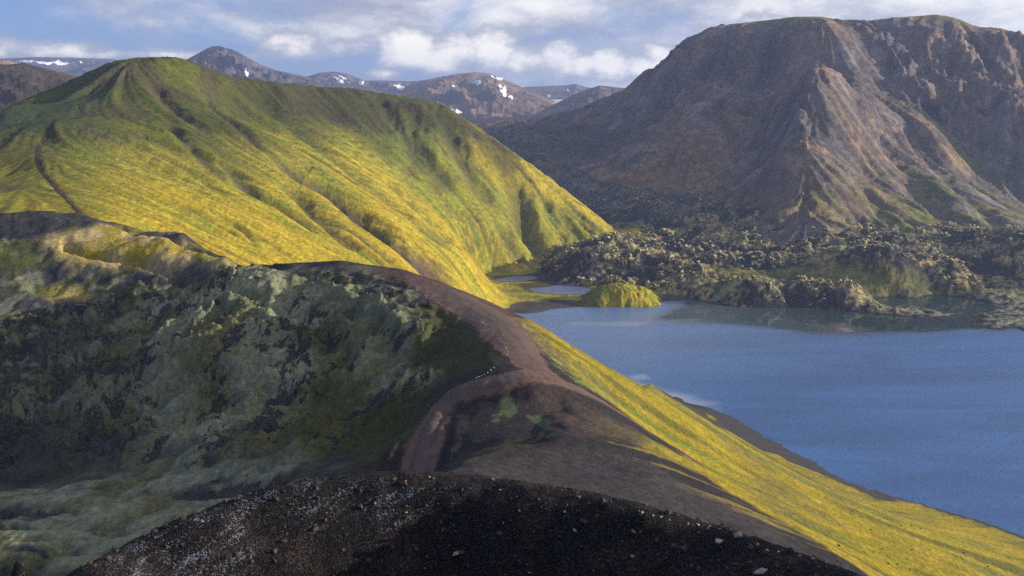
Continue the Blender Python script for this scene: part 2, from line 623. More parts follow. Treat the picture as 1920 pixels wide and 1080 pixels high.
# ------------------------------------------------------------------ base ground
n = 64
co = [(0, 0, -6)] + [(26000 * math.sin(2 * math.pi * k / n), 26000 * math.cos(2 * math.pi * k / n), -6) for k in range(n)]
tri = np.array([(0, 1 + (k + 1) % n, 1 + k) for k in range(n)])
structure(raw_mesh('ground', np.array(co), tri, None, M_base))

# ------------------------------------------------------------------ B: saddle ridge, crater and lake slope
B = [P(980, 690, 135), P(960, 640, 148), P(940, 600, 163), P(900, 575, 175), P(850, 550, 187), P(780, 520, 203), P(700, 499, 214),
     P(640, 489, 220), P(560, 493, 226), P(480, 496, 232),
     P(760, 505, 214), P(870, 545, 196), P(950, 581, 182), P(1000, 603, 178),
     PZ(480, 290, 66), PZ(640, 280, 62), PZ(760, 275, 55), PZ(870, 265, 52), PZ(950, 250, 48), PZ(1000, 245, 46),
     PZ(640, 400, 8), PZ(760, 400, 0), PZ(870, 380, -6), PZ(1000, 360, -8), PZ(960, 470, -15), PZ(640, 480, -10),
     P(1060, 641, 205), P(1130, 683, 275), P(1200, 722, 375), PL(1270, 759, 2.2), PZ(1060, 330, 10), PZ(1100, 380, 0), PZ(1130, 440, -6),
     P(1100, 720, 150), P(1200, 790, 155), P(1300, 860, 150), P(1400, 900, 160), P(1500, 950, 165), P(1600, 1000, 170), P(1750, 1060, 175),
     P(1400, 850, 240), P(1600, 940, 245), P(1800, 1010, 230), P(1900, 1060, 215), P(1150, 712, 225), P(1250, 775, 275), P(1300, 805, 275), P(1200, 745, 265),
     PL(1325, 765, .2), PL(1600, 908, .2), PL(1750, 952, .2), PL(1920, 1006, .2), PL(1225, 731, .2), PL(2100, 1065, .2),
     PL(1340, 797, 6), PL(1430, 836, 5), PL(1620, 920, 3), PL(1450, 835, 1.5),
     PL(1300, 720, -9), PL(1450, 770, -10), PL(1700, 870, -10), PL(1920, 940, -10), PL(2150, 1000, -10), PL(1400, 680, -16), PL(1800, 800, -18),
     P(1100, 860, 100), P(1000, 880, 92), P(1200, 880, 99), P(1300, 920, 100), P(1400, 960, 100), P(1500, 1010, 98), P(1600, 1060, 95),
     P(1560, 1003, 132), P(1450, 950, 128), P(1700, 1080, 130), P(1900, 1130, 150),
     P(800, 885, 86), P(900, 850, 94), P(1000, 830, 101), P(1080, 818, 107), P(900, 800, 114), P(860, 840, 104), P(1000, 765, 121),
     P(1000, 716, 128), P(880, 735, 127), P(840, 740, 129), P(805, 800, 119), P(760, 875, 110),
     P(800, 620, 167), P(700, 640, 171), P(700, 560, 198), P(600, 540, 211), P(560, 600, 199), P(450, 650, 190), P(300, 700, 190),
     P(600, 720, 169), P(700, 760, 149), P(600, 840, 138), P(400, 830, 157), P(200, 820, 179), P(50, 870, 176), P(740, 820, 130),
     P(0, 935, 160), P(300, 882, 150), P(200, 960, 138), P(0, 1050, 123), P(300, 1000, 122), P(500, 900, 130), P(650, 865, 118),
     P(0, 780, 203), P(0, 640, 242), P(150, 640, 240), P(300, 560, 250), P(130, 560, 264), P(250, 520, 264), P(250, 455, 285),
     P(150, 445, 294), P(0, 445, 300), P(0, 403, 330), P(150, 407, 325), P(350, 445, 289), P(430, 482, 262), P(430, 530, 240),
     P(-150, 500, 290), P(-150, 800, 210), P(-200, 1000, 150),
     PZ(0, 420, 62), PZ(250, 390, 52), PZ(400, 360, 50), PZ(-150, 420, 60), PZ(250, 480, 20),
     PZ(960, 50, 84), PZ(700, 50, 80), PZ(400, 60, 74), PZ(100, 75, 66), PZ(-200, 100, 62), PZ(1300, 50, 82), PZ(1700, 60, 70), PZ(2200, 90, 50), PZ(2200, 160, 30)]
LB = Layer(B, -33.5, 33.5, 800, 48, 460, 600)
X, Y = LB.X, LB.Y

crater = LB.area([(-160, 640), (60, 610), (200, 565), (330, 540), (420, 525), (520, 500), (640, 506), (740, 545), (800, 600), (790, 660),
                  (740, 700), (800, 725), (720, 780), (660, 850), (560, 885), (300, 860), (-160, 900)], 5)
tongue = LB.area([(-160, 935), (150, 895), (300, 868), (520, 870), (620, 880), (500, 940), (200, 1078), (-160, 1100)], 4)
leftland = LB.area([(-300, 395), (150, 398), (330, 430), (480, 490), (420, 520), (330, 540), (120, 640), (0, 800), (-300, 850)], 5)
bowl = LB.area([(-160, 780), (100, 800), (260, 850), (200, 880), (60, 905), (-160, 925)], 5)

# broken, mossed-over lava in the crater
wx = X + 7 * fbm(X / 22, Y / 22, 3, 11)
wy = Y + 7 * fbm(X / 22, Y / 22, 3, 14)
blk = ridged(wx / 15, wy / 15, 4, 21)
b1, e1_ = blocks(wx / 8.0, wy / 8.0, 9, .12, .8)
b2, e2_ = blocks(wx / 3.0, wy / 3.0, 12, .2, .9)
fold = ridged((wx * .8 + wy * .35) / 9, (wy * .8 - wx * .35) / 26, 4, 23)
ux = X + 4.5 * fbm(X / 13, Y / 13, 3, 25)
uy = Y + 4.5 * fbm(X / 13, Y / 13, 3, 28)
worm = ridged(ux / 7.5, uy / 9.5, 4, 27, .55)
cc = LB.hit(420, 770)
ringr = np.hypot(X - cc[0], Y - cc[1]) + 6 * fbm(X / 17, Y / 17, 3, 37)
ringa = np.arctan2(X - cc[0], Y - cc[1])
arcs = ridged(ringr / 7.0, ringa * 1.6, 4, 39, .5)
worm = lerp(worm, arcs * 1.1, sstep(X - cc[0], -8, 12) * .85)
patch = sstep(fbm(X / 22, Y / 22, 3, 33), -.2, .5)
crack2 = e2_
rough = crater * (.7 * blk + .4 * fold + 1.75 * worm + patch * (.7 * b1 + .5 * b2) + .18 * ridged(X / 1.6, Y / 1.6, 3, 31) - .6)
dc, sc_ = LB.line([(430, 500), (480, 496), (560, 493), (640, 489), (700, 499), (780, 520), (850, 550), (900, 575), (945, 605), (960, 645)])
rough = rough * sstep(dc, 2, 16)
LB.Z += rough
levee = np.zeros(X.shape)
for pl, hh, w in [([(705, 640), (690, 700), (645, 760), (630, 800), (560, 850), (500, 895)], 1.5, 2.6), ([(770, 660), (745, 700), (700, 750), (670, 790)], 1.3, 2.0),
                  ([(540, 530), (620, 560), (700, 600), (750, 650)], 1.6, 2.0), ([(300, 640), (400, 600), (500, 560), (540, 535)], 1.4, 3.0), ([(600, 585), (660, 620), (690, 660)], 1.2, 1.6),
                  ([(420, 560), (500, 580), (540, 610)], 1.0, 2.2), ([(300, 700), (350, 760), (330, 830)], 1.2, 3.5), ([(440, 690), (470, 740), (460, 810)], 1.2, 3.5)]:
    d, s = LB.line(pl)
    lv = np.exp(-((d + 1.5 * fbm(X / 6, Y / 6, 3, 35)) / w) ** 2) * sstep(s, 0, .1) * sstep(s, 1, .9)
    LB.Z += .5 * hh * lv * (1 + .3 * ridged(X / 3, Y / 3, 3, 36))
    levee = np.maximum(levee, lv)
st = fbm((X * .35 + Y * .9) / 6 + .3 * fbm(X / 20, Y / 20, 2, 41), (X * .9 - Y * .35) / 45, 4, 43)
LB.Z += tongue * (1.1 * st + .35 * ridged(X / 5, Y / 5, 3, 46))
lump = ridged(wx / 24, wy / 24, 4, 51)
LB.Z += leftland * (.9 * lump + .35 * fbm(X / 4, Y / 4, 3, 52))
LB.Z += bowl * .5 * fbm(X / 4, Y / 4, 4, 57)
# rim crag above the crater and rocky outcrop running along it
d, s = LB.line([(560, 520), (640, 520), (720, 535), (780, 570), (815, 610)])
crag = np.exp(-(d / 4.0) ** 2)
LB.Z += crag * (.3 + .5 * ridged(X / 5, Y / 5, 3, 61))
for pl, dep, w in [([(120, 470), (250, 490), (330, 520), (380, 545)], 2.4, 1.3), ([(230, 430), (340, 455), (440, 487), (520, 497)], 2.6, 1.8),
                   ([(640, 610), (700, 640), (740, 700)], 2.0, 2.0), ([(530, 590), (640, 660), (660, 730), (620, 800)], 1.6, 1.8),
                   ([(0, 990), (200, 985), (330, 940), (520, 905)], 1.0, 2.0), ([(80, 1040), (170, 1005), (260, 1000)], 1.0, .8),
                   ([(180, 660), (140, 700), (60, 780), (0, 850)], 3.0, 4.0)]:
    d, s = LB.line(pl)
    LB.Z -= dep * np.exp(-((d + .8 * fbm(X / 4, Y / 4, 3, 63)) / w) ** 2)
LB.fit_skyline([(480, 496), (560, 493), (640, 489), (700, 496), (760, 506), (870, 545), (950, 581), (1000, 603), (1060, 641), (1130, 683), (1165, 703), (1200, 722), (1222, 732)], 170, 425, .1)
# general relief of the open slopes
open_ = 1 - np.clip(crater + tongue + leftland, 0, 1)
LB.Z += open_ * (.22 * fbm(X / 12, Y / 12, 4, 71) + .05 * fbm(X / 1.5, Y / 1.5, 2, 72))
flB = LB.flow(3.2, 14, 1.6, 73)
flB2 = LB.flow(9.0, 14, 3.2, 74)

slope = LB.area([(1000, 598), (1130, 670), (1330, 770), (1600, 890), (2000, 1010), (2200, 1060), (2200, 1300), (1700, 1150), (1540, 1020),
                 (1420, 950), (1310, 885), (1200, 840), (1130, 800), (1100, 772), (1150, 790), (1290, 862), (1200, 795), (1130, 745), (1060, 690), (1000, 640), (960, 600)], 1.6)
LB.Z += slope * .12 * flB
far_s = LB.area([(880, 545), (960, 575), (1010, 605), (1060, 660), (1020, 640), (960, 595), (900, 565)], 2)
# the road: level bench cut across the saddle, with a branch sliding down into the crater
road_a = [(1302, 864), (1200, 797), (1120, 748), (1050, 718), (1000, 690), (965, 645), (935, 605), (890, 578), (840, 552), (790, 534)]
road_b = [(1010, 705), (940, 712), (880, 722), (835, 742), (812, 785), (790, 830), (745, 890)]
dA, sA = LB.line(road_a)
dB, sB = LB.line(road_b)
wA = np.interp(sA, [0, .25, .5, .62, .8, .93, 1.0], [1.0, 2.0, 4.2, 4.6, 5.0, 4.0, 1.5])
wB = np.interp(sB, [0, .3, .5, 1], [3.2, 1.8, 2.2, 2.6])
edge = .45 * fbm(X / 2.2, Y / 2.2, 3, 81)
roadm = np.maximum(sstep(wA + edge - dA, -.5, .3), sstep(wB + edge - dB, -.5, .3))
rut = sstep(np.abs(dB - 1.0), .6, .0) * .12
LB.Z += -roadm * rut
LB.Z -= 1.1 * sstep(sB, .30, .62) * sstep(wB + 1.6 - dB, 0, 1.6) * (1 - .15 * flB)

# hollow beside the road
hol = LB.area([(830, 745), (960, 722), (1040, 745), (1060, 800), (1000, 820), (880, 850), (790, 880), (830, 800)], 3)
LB.Z -= hol * 1.2

# ---- colours
LB.paint(CINDER * 1.15)
LB.paint(lerp(MOSS, MOSSY, sstep(fbm(X / 18, Y / 18, 3, 91), -.3, .4)[..., None]), crater)
rk1 = fbm(X / 5.0 + .5 * fold, Y / 5.0, 5, 92, .6)
rockm = np.maximum(sstep(-worm + .5 * rk1, -.75, .0), patch * np.maximum(1 - e1_, .85 * (1 - e2_)) * .7)  # bare rock, gathered in the troughs as painted occlusion
rockm = np.maximum(rockm, sstep(rk1, .25, .5) * .7) * (1 - .75 * levee)
LB.paint(lerp(ROCK * .8, BROWN * .6, sstep(fbm(X / 12, Y / 12, 2, 99), 0, .5)[..., None]), crater * np.clip(rockm, 0, 1) * .6)
LB.paint(OLIVE * .7, crater * sstep(fbm(X / 14, Y / 14, 3, 90), .1, .45) * .65)
LB.paint(MOSS * .9, crater * levee * .5)
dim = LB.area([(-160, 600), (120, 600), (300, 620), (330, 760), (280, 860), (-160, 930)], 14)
LB.paint(lerp(ROCK, OLIVE, .35) * .8, crater * dim * .45)  # shade at the crater's left end painted in as darker ground
LB.paint(ROCK * 1.6, np.clip(crag * 1.1, 0, 1) * sstep(fbm(X / 3, Y / 3, 3, 93), -.5, .2))
LB.paint(lerp(MOSS * .9, MOSSY * .95, sstep(fbm(X / 10, Y / 10, 3, 94), -.2, .4)[..., None]), tongue)
LB.paint(ROCK * 1.2, tongue * sstep(-st + .4 * fbm(X / 3, Y / 3, 3, 96), .0, .45) * .85)
LB.paint(lerp(ROCK * 1.3, OLIVE * .8, sstep(fbm(X / 16, Y / 16, 3, 95), -.3, .3)[..., None]), leftland)  # dark rock and olive, also painting in the crater's shade
shelf = LB.area([(60, 462), (130, 445), (230, 428), (330, 440), (440, 486), (420, 500), (330, 510), (300, 500), (200, 520), (130, 500)], 4)
bits = LB.area([(95, 540), (150, 545), (175, 565), (120, 572)], 2.5)
LB.paint(lerp(TAN * 1.35, YEL * .9, sstep(fbm(X / 16, Y / 16, 3, 95), -.2, .6)[..., None]), np.maximum(shelf, bits))  # sunlight on the shelf painted in as brighter gold
LB.paint(MOSS * .8, leftland * (1 - shelf) * sstep(fbm(X / 7, Y / 7, 4, 89), .05, .35) * .6)
LB.paint(ROCK * 1.3, leftland * sstep(-lump + .4 * fbm(X / 4, Y / 4, 3, 97), -.5, .3) * .85)
LB.paint(CINDER * 1.3, bowl * .85)
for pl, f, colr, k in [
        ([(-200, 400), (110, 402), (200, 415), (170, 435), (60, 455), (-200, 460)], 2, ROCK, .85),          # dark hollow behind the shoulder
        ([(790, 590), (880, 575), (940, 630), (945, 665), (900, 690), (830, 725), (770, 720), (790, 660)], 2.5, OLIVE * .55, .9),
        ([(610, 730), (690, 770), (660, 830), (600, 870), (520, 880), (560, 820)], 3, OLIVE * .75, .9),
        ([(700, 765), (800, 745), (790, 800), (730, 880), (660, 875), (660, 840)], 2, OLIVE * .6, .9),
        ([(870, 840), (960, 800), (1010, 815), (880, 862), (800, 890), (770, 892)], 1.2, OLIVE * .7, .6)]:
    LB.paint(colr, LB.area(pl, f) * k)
# lake slope: golden moss, streaked down the fall line
g = lerp(YEL, GRN * 1.1, sstep(flB2 * .5 + .5 * fbm(X / 30, Y / 30, 3, 101), -.1, 1.2)[..., None])
g = lerp(g, GOLD, sstep(flB + fbm(X / 8, Y / 8, 3, 102), .2, 1.6)[..., None] * .7)
g = lerp(g, OLIVE, sstep(-flB2 - .6 * fbm(X / 14, Y / 14, 3, 103), .4, 1.9)[..., None] * .75)
g = lerp(g, lerp(OLIVE, TAN, .3), (sstep(fbm(X / 24, Y / 24, 4, 105) + .3 * flB2, .05, .6) * .6)[..., None]) * .86
LB.paint(g, slope)
# thin moss fading into cinder along the upper edge of the slope
fade = LB.area([(1090, 770), (1200, 825), (1320, 890), (1430, 955), (1560, 1035), (1700, 1120), (1560, 1060), (1400, 970), (1260, 905), (1150, 850), (1110, 800)], 3)
LB.paint(lerp(YEL, TAN, .4) * .75, fade * sstep(flB + .5 * fbm(X / 2, Y / 2, 3, 104), -.2, .9) * .8)
cind = LB.area([(830, 880), (1000, 845), (1100, 830), (1230, 875), (1400, 965), (1560, 1075), (1300, 1100), (1000, 950)], 3)
LB.paint(CINDER * 1.9, cind * .85)
scree = LB.area([(690, 500), (800, 515), (920, 560), (1000, 610), (1060, 680), (1000, 660), (960, 600), (880, 560), (760, 540)], 2.5)
LB.paint(lerp(ROADC, REDSC, .35), scree * .75)
LB.paint(ROADC * .8, LB.area([(960, 735), (1060, 735), (1180, 800), (1240, 850), (1140, 820), (1090, 815), (1030, 770)], 2.5) * .8)
lime = np.array((.17, .215, .055))
for pl in [[(935, 735), (960, 732), (972, 755), (955, 768), (940, 760)], [(985, 762), (1020, 765), (1032, 782), (1015, 795), (1025, 800), (1000, 812), (1020, 790), (1000, 775)],
           [(1020, 806), (1046, 796), (1050, 806), (1028, 815)], [(925, 758), (940, 760), (935, 778), (922, 772)]]:
    LB.paint(np.array((.085, .12, .055)), LB.area(pl, .25) * .85)
for pl in [[(1000, 632), (1025, 638), (1018, 650), (1002, 642)], [(1045, 690), (1075, 700), (1130, 735), (1160, 758), (1140, 752), (1085, 722)],
           [(1012, 656), (1040, 662), (1062, 690), (1040, 682)], [(960, 598), (985, 604), (1010, 622), (985, 618)]]:
    LB.paint(lime, LB.area(pl, 1.0) * sstep(fbm(X / 1.6, Y / 1.6, 3, 107), -.2, .15) * .9)
LB.paint(lerp(ROADC, REDSC, (.32 * sstep(np.minimum(np.abs(wA - dA), np.abs(wB - dB)), 1.2, .2))[..., None]), np.clip(roadm * 1.0, 0, 1))
rutc = np.maximum(np.exp(-((dA - 1.0) / .3) ** 2) * sstep(wA, 1.5, 2.2), np.exp(-((dB - .95) / .3) ** 2))
LB.paint(ROADC * .6, rutc * roadm * .6 * sstep(fbm(X / 5, Y / 5, 3, 83), -.5, .2))
LB.paint(CINDER * .9, sstep(sB, .42, .55) * sstep(wB + 3.0 - dB, 0, 1.0) * (1 - roadm))
beach_w = LB.hits([(1222, 728), (1290, 748), (1325, 765), (1322, 780), (1400, 815), (1480, 853), (1600, 904), (1700, 938), (1650, 937), (1560, 897), (1440, 846), (1340, 798), (1275, 762), (1210, 729)])
bd = seg_dist(X, Y, beach_w, True)
bd = np.where(inside(X, Y, beach_w), bd, -bd) + 1.2 * fbm(X / 9, Y / 9, 3, 121)
bd = np.maximum(bd, (lerp(4.6, .6, sstep(LB.A, ray(1400, 800)[0], ray(1680, 900)[0])) - LB.Z) * 3)
bd = np.where((LB.R > 200) & (LB.A > ray(1150, 730)[0]), bd, -50)
LB.paint(np.array((.040, .037, .042)), sstep(bd, -2.0, .8))
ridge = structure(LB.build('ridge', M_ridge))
rock_at = crater * np.clip(.20 + .62 * rockm, 0, 1) + tongue * .30 * sstep(-st, -.2, .5) + leftland * lerp(.42, .26, shelf) * sstep(-lump, -.6, .3)
rock_at = np.clip(rock_at * (1 - .7 * levee), 0, 1)
ridge.data.attributes.new('rock', 'FLOAT', 'POINT').data.foreach_set('value', rock_at.astype(np.float32).ravel())
# road and beach sheets laid on it
rk = (np.maximum(wA + edge - dA, wB + edge - dB) > -.05)
ro = structure(LB.build('gravel_road', M_road, rk, .05))
bk = (bd > 0) & (LB.Z > -1.2)
be = structure(LB.build('beach', M_sand, bk, .05))
print('B done')

# ------------------------------------------------------------------ C: green hill and valley floor
C = [P(0, 200, 560), P(100, 180, 590), P(0, 240, 520), P(130, 225, 480), P(40, 262, 455), P(-120, 230, 520), P(-120, 300, 440),
     P(280, 108, 620), P(240, 110, 615), P(205, 119, 615), P(150, 143, 610), P(320, 107, 630), P(345, 109, 640), P(365, 119, 650), P(400, 135, 665), P(500, 152, 705), P(620, 166, 760), P(740, 182, 790), P(840, 202, 810),
     P(880, 232, 820), P(930, 262, 830), P(1000, 312, 835), P(1060, 356, 830), P(1110, 395, 815), P(1150, 430, 790), P(1165, 450, 770),
     P(1140, 466, 752), P(1080, 481, 740), P(1010, 491, 725),
     P(150, 405, 335), P(75, 300, 420), P(100, 340, 390), P(0, 330, 410), P(0, 390, 345), P(-120, 380, 360), P(200, 300, 445), P(250, 250, 500), P(300, 200, 560), P(180, 190, 560), P(240, 330, 415),
     P(300, 400, 375), P(400, 450, 370), P(480, 480, 375), P(400, 300, 500), P(500, 380, 465), P(600, 460, 435), P(700, 500, 455),
     P(500, 250, 580), P(600, 330, 560), P(700, 420, 520), P(800, 500, 500), P(850, 530, 515), P(600, 250, 660), P(700, 330, 630),
     P(800, 420, 600), P(880, 480, 590), P(940, 500, 640), P(700, 230, 740), P(800, 290, 730), P(900, 380, 720), P(960, 440, 715),
     P(970, 330, 790), P(1050, 420, 772), P(400, 200, 620), P(500, 195, 680), P(600, 205, 720),
     P(900, 540, 565), P(930, 555, 583), P(870, 522, 545), PZ(800, 430, 30), PZ(640, 330, 48), PZ(480, 310, 55), PZ(870, 500, 12), PZ(300, 310, 66), PZ(100, 300, 70),
     PL(960, 568, 2.0), PL(1000, 566, 1.6), PL(1050, 566, 1.5), PL(1110, 567, 1.4), PL(1000, 553, 2.6), PL(1060, 556, 2.2), PL(1050, 543, 1.0), PL(965, 523, 1.8), PL(1010, 505, 3), PL(930, 535, 4.5), PL(1100, 520, 3),
     PL(985, 588, 0), PL(1100, 575, 0), PL(1180, 571, 0), PL(1290, 562, 0), PL(1000, 610, -5), PL(1200, 595, -5), PL(1330, 585, -5), PL(1200, 550, 2), PL(1290, 550, 1),
     PL(930, 600, -2), PL(1350, 540, 0), PZ(1350, 900, -10), PZ(1250, 1000, -10),
     PZ(280, 680, 139), PZ(340, 700, 135), PZ(220, 675, 135), PZ(410, 725, 130), PZ(500, 765, 126), PZ(620, 820, 121), PZ(740, 850, 114), PZ(840, 870, 105), PZ(280, 820, 95), PZ(620, 960, 75), PZ(840, 980, 50), PZ(1060, 960, -5), PZ(0, 760, 85), PZ(-150, 700, 80), PZ(450, 860, 95), PZ(-150, 1000, 40), PZ(300, 1060, 40), PZ(700, 1080, 20)]
LC = Layer(C, -33.5, 12.5, 560, 285, 1060, 420)
X, Y = LC.X, LC.Y
fl1 = LC.flow(26.0, 16, 8.0, 201)
fl2 = LC.flow(9.0, 16, 4.0, 202)
fl3 = LC.flow(4.0, 12, 3.0, 203)
flank = sstep(LC.Z0, 4, 22)
_hx, _hy = LC.grads(LC.Z0)
steep = sstep(np.hypot(_hx, _hy), .12, .45)
LC.Z += flank * (steep * (.75 * fl1 + .5 * fl2 + .28 * fl3) + .8 * fbm(X / 40, Y / 40, 3, 205))
craggy = LC.area([(700, 190), (840, 195), (930, 255), (1060, 350), (1150, 430), (1020, 470), (950, 400), (850, 300), (760, 250)], 25)
LC.Z += craggy * (3.2 * ridged(X / 30, Y / 30, 5, 206) - 2)
gul = [([(505, 285), (560, 330), (600, 352), (660, 397), (720, 442), (780, 480), (850, 518)], 9, 10, 1.0),
       ([(540, 345), (575, 390), (620, 432), (690, 482)], 4.0, 6, .35),
       ([(395, 300), (440, 330), (478, 362), (520, 392), (560, 418), (610, 452)], 4.0, 5, .45),
       ([(300, 358), (390, 410), (440, 440), (480, 465), (540, 490)], 3.2, 4, .55),
       ([(350, 370), (430, 410), (480, 450), (540, 478)], 2.0, 2.5, .1),
       ([(210, 250), (300, 290), (370, 330), (430, 370)], 1.6, 3, .1),
       ([(285, 125), (292, 150), (305, 175), (330, 205), (400, 260)], 2.6, 4, .6),
       ([(345, 140), (375, 175), (430, 225), (500, 290)], 2.6, 4, .4),
       ([(300, 215), (330, 250), (380, 300), (430, 345)], 2.6, 4, .4),
       ([(470, 180), (560, 250), (640, 310), (720, 370), (800, 430), (880, 480)], 3.5, 9, .0),
       ([(960, 325), (972, 370), (980, 420), (1000, 480)], 11, 9, .1),
       ([(930, 410), (955, 450), (985, 485)], 7, 8, .1), ([(1045, 385), (1065, 415), (1090, 450)], 4, 4, .0), ([(1015, 370), (1030, 400), (1045, 430)], 3.5, 4, .0),
       ([(830, 220), (850, 270), (880, 330), (920, 390)], 5, 9, .2), ([(700, 200), (760, 250), (790, 300), (860, 370)], 4, 10, .2)]
scr = np.zeros(X.shape)
gmask = np.zeros(X.shape)
for pl, dep, w, sc in gul:
    d, s = LC.line(pl)
    d = d + 1.2 * fbm(X / 9, Y / 9, 3, 207)
    env = sstep(s, 0, .2) * sstep(s, 1.0, .82)
    prof = np.exp(-(d / w) ** 2)
    LC.Z -= dep * prof * env
    LC.Z += dep * .3 * np.exp(-((d - 1.9 * w) / w) ** 2) * env
    scr = np.maximum(scr, sc * sstep(d, w * 1.2, w * .4) * env)
    gmask = np.maximum(gmask, prof * env * min(1, dep / 4))
LC.Z += .25 * fbm(X / 5, Y / 5, 3, 208) * flank
LC.fit_skyline([(0, 205), (60, 180), (110, 160), (150, 142), (180, 128), (210, 115), (255, 108), (320, 106), (350, 111), (380, 124), (430, 142), (500, 152), (600, 163), (660, 165), (740, 178),
                (800, 188), (838, 198), (860, 215), (900, 240), (960, 283), (1020, 325), (1080, 372), (1120, 403), (1150, 428)], 560, 880)

hgt = LC.Z0
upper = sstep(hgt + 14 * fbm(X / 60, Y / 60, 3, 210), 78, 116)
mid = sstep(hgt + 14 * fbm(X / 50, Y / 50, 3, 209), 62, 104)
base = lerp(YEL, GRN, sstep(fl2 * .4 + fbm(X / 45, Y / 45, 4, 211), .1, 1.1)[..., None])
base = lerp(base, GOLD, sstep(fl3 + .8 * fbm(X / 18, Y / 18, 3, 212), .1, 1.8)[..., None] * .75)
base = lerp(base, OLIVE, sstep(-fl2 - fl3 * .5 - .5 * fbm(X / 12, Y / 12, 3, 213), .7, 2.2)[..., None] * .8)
top = lerp(OLIVE * .62, GRN * .5, sstep(fl1 * .4 + fbm(X / 30, Y / 30, 4, 214), -.4, .6)[..., None])  # greener growth, darkened further as painted cloud shade
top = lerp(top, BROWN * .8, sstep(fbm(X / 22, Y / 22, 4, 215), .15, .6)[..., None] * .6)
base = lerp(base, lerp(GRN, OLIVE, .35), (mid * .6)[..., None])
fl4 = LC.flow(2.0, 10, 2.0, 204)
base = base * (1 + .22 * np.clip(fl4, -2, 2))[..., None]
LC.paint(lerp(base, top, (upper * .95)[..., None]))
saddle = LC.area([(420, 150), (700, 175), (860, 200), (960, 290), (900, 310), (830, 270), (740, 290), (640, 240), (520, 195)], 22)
LC.paint(lerp(OLIVE * .5, BROWN * .5, sstep(fbm(X / 25, Y / 25, 4, 216), -.2, .4)[..., None]), saddle * .92)  # cloud shadow and grazing shade painted into the saddle's olive brown
nose = LC.area([(700, 260), (900, 300), (1060, 360), (1160, 440), (1020, 490), (900, 450), (760, 350)], 25)
LC.paint(lerp(GRN * 1.1, OLIVE, sstep(fbm(X / 14, Y / 14, 4, 217), -.2, .5)[..., None]), nose * .62)
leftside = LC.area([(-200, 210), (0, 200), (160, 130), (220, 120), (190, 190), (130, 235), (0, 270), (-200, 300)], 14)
LC.paint(DKGRN, leftside * .8)  # side turned from the sun, its shade painted as dark green
LC.paint(lerp(OLIVE, DKGRN, .5), gmask * .55)  # gully shadow painted in as darker green
LC.paint(lerp(BROWN, REDSC, sstep(fbm(X / 6, Y / 14, 3, 218), 0, .5)[..., None] * .6), np.clip(scr, 0, 1))
LC.paint(BROWN * .8, LC.area([(-200, 330), (0, 340), (50, 350), (0, 362), (-200, 370)], 4) * .6)
rdg = LC.area([(200, 118), (290, 112), (300, 140), (250, 150), (210, 145)], 8)
LC.paint(BROWN * .7, rdg * .6)
# valley floor
flat = 1 - sstep(LC.Z0, 3.5, 9)
LC.paint(lerp(YEL, GRN, sstep(fbm(X / 15, Y / 15, 4, 220), -.2, .4)[..., None]), flat * .9)
LC.paint(np.array((.055, .047, .043)), sstep(LC.Z0 + .3 * fbm(X / 12, Y / 12, 3, 222), 1.9, 1.5) * (LC.A > ray(900, 580)[0]))
LC.Z += flat * .25 * fbm(X / 8, Y / 8, 3, 221)
# pond basins
ponds = []
for pl, zz in [([(980, 535), (1020, 531), (1065, 532), (1108, 541), (1118, 547), (1090, 552), (1040, 551), (1000, 547)], 2.1),
               ([(925, 523), (950, 518), (1000, 517), (1010, 522), (985, 527), (945, 527)], 2.6)]:
    w = [PL(px, py, zz) for px, py in pl]
    w = [(r * math.sin(a), r * math.cos(a)) for a, r, z in w]
    dd = seg_dist(X, Y, w, True)
    dd = np.where(inside(X, Y, w), dd, -dd)
    near = sstep(dd, -30, -12)
    LC.Z = lerp(LC.Z, np.maximum(np.minimum(LC.Z, zz + .15 + .5 * sstep(-dd, 0, 20)), zz + .12), near)
    LC.Z = np.where(dd > -4, np.minimum(LC.Z, zz - .5 * np.tanh(dd / 2)), LC.Z)
    LC.paint(np.array((.05, .045, .03)), sstep(dd, -6, -1) * .9)
    ponds.append((w, zz))
tr = [[(200, 130), (180, 150), (166, 172), (161, 184)], [(149, 188), (150, 196), (157, 212)],
      [(150, 216), (120, 222), (95, 235), (78, 255), (72, 270), (70, 300), (75, 315), (100, 345), (130, 380), (150, 398)]]
for pl in tr:
    d, s = LC.line(pl)
    LC.Z -= .25 * np.exp(-(d / 1.2) ** 2)
    LC.paint(BROWN * .6, sstep(d, 1.5, .5) * .8)
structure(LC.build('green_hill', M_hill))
bk = (LC.Z0 + .25 * fbm(X / 12, Y / 12, 3, 222) < 1.7) & (LC.Z > -.8) & (LC.A > ray(900, 580)[0]) & (LC.R < 640)
structure(LC.build('far_beach', M_sand, bk, .12))
print('C done')


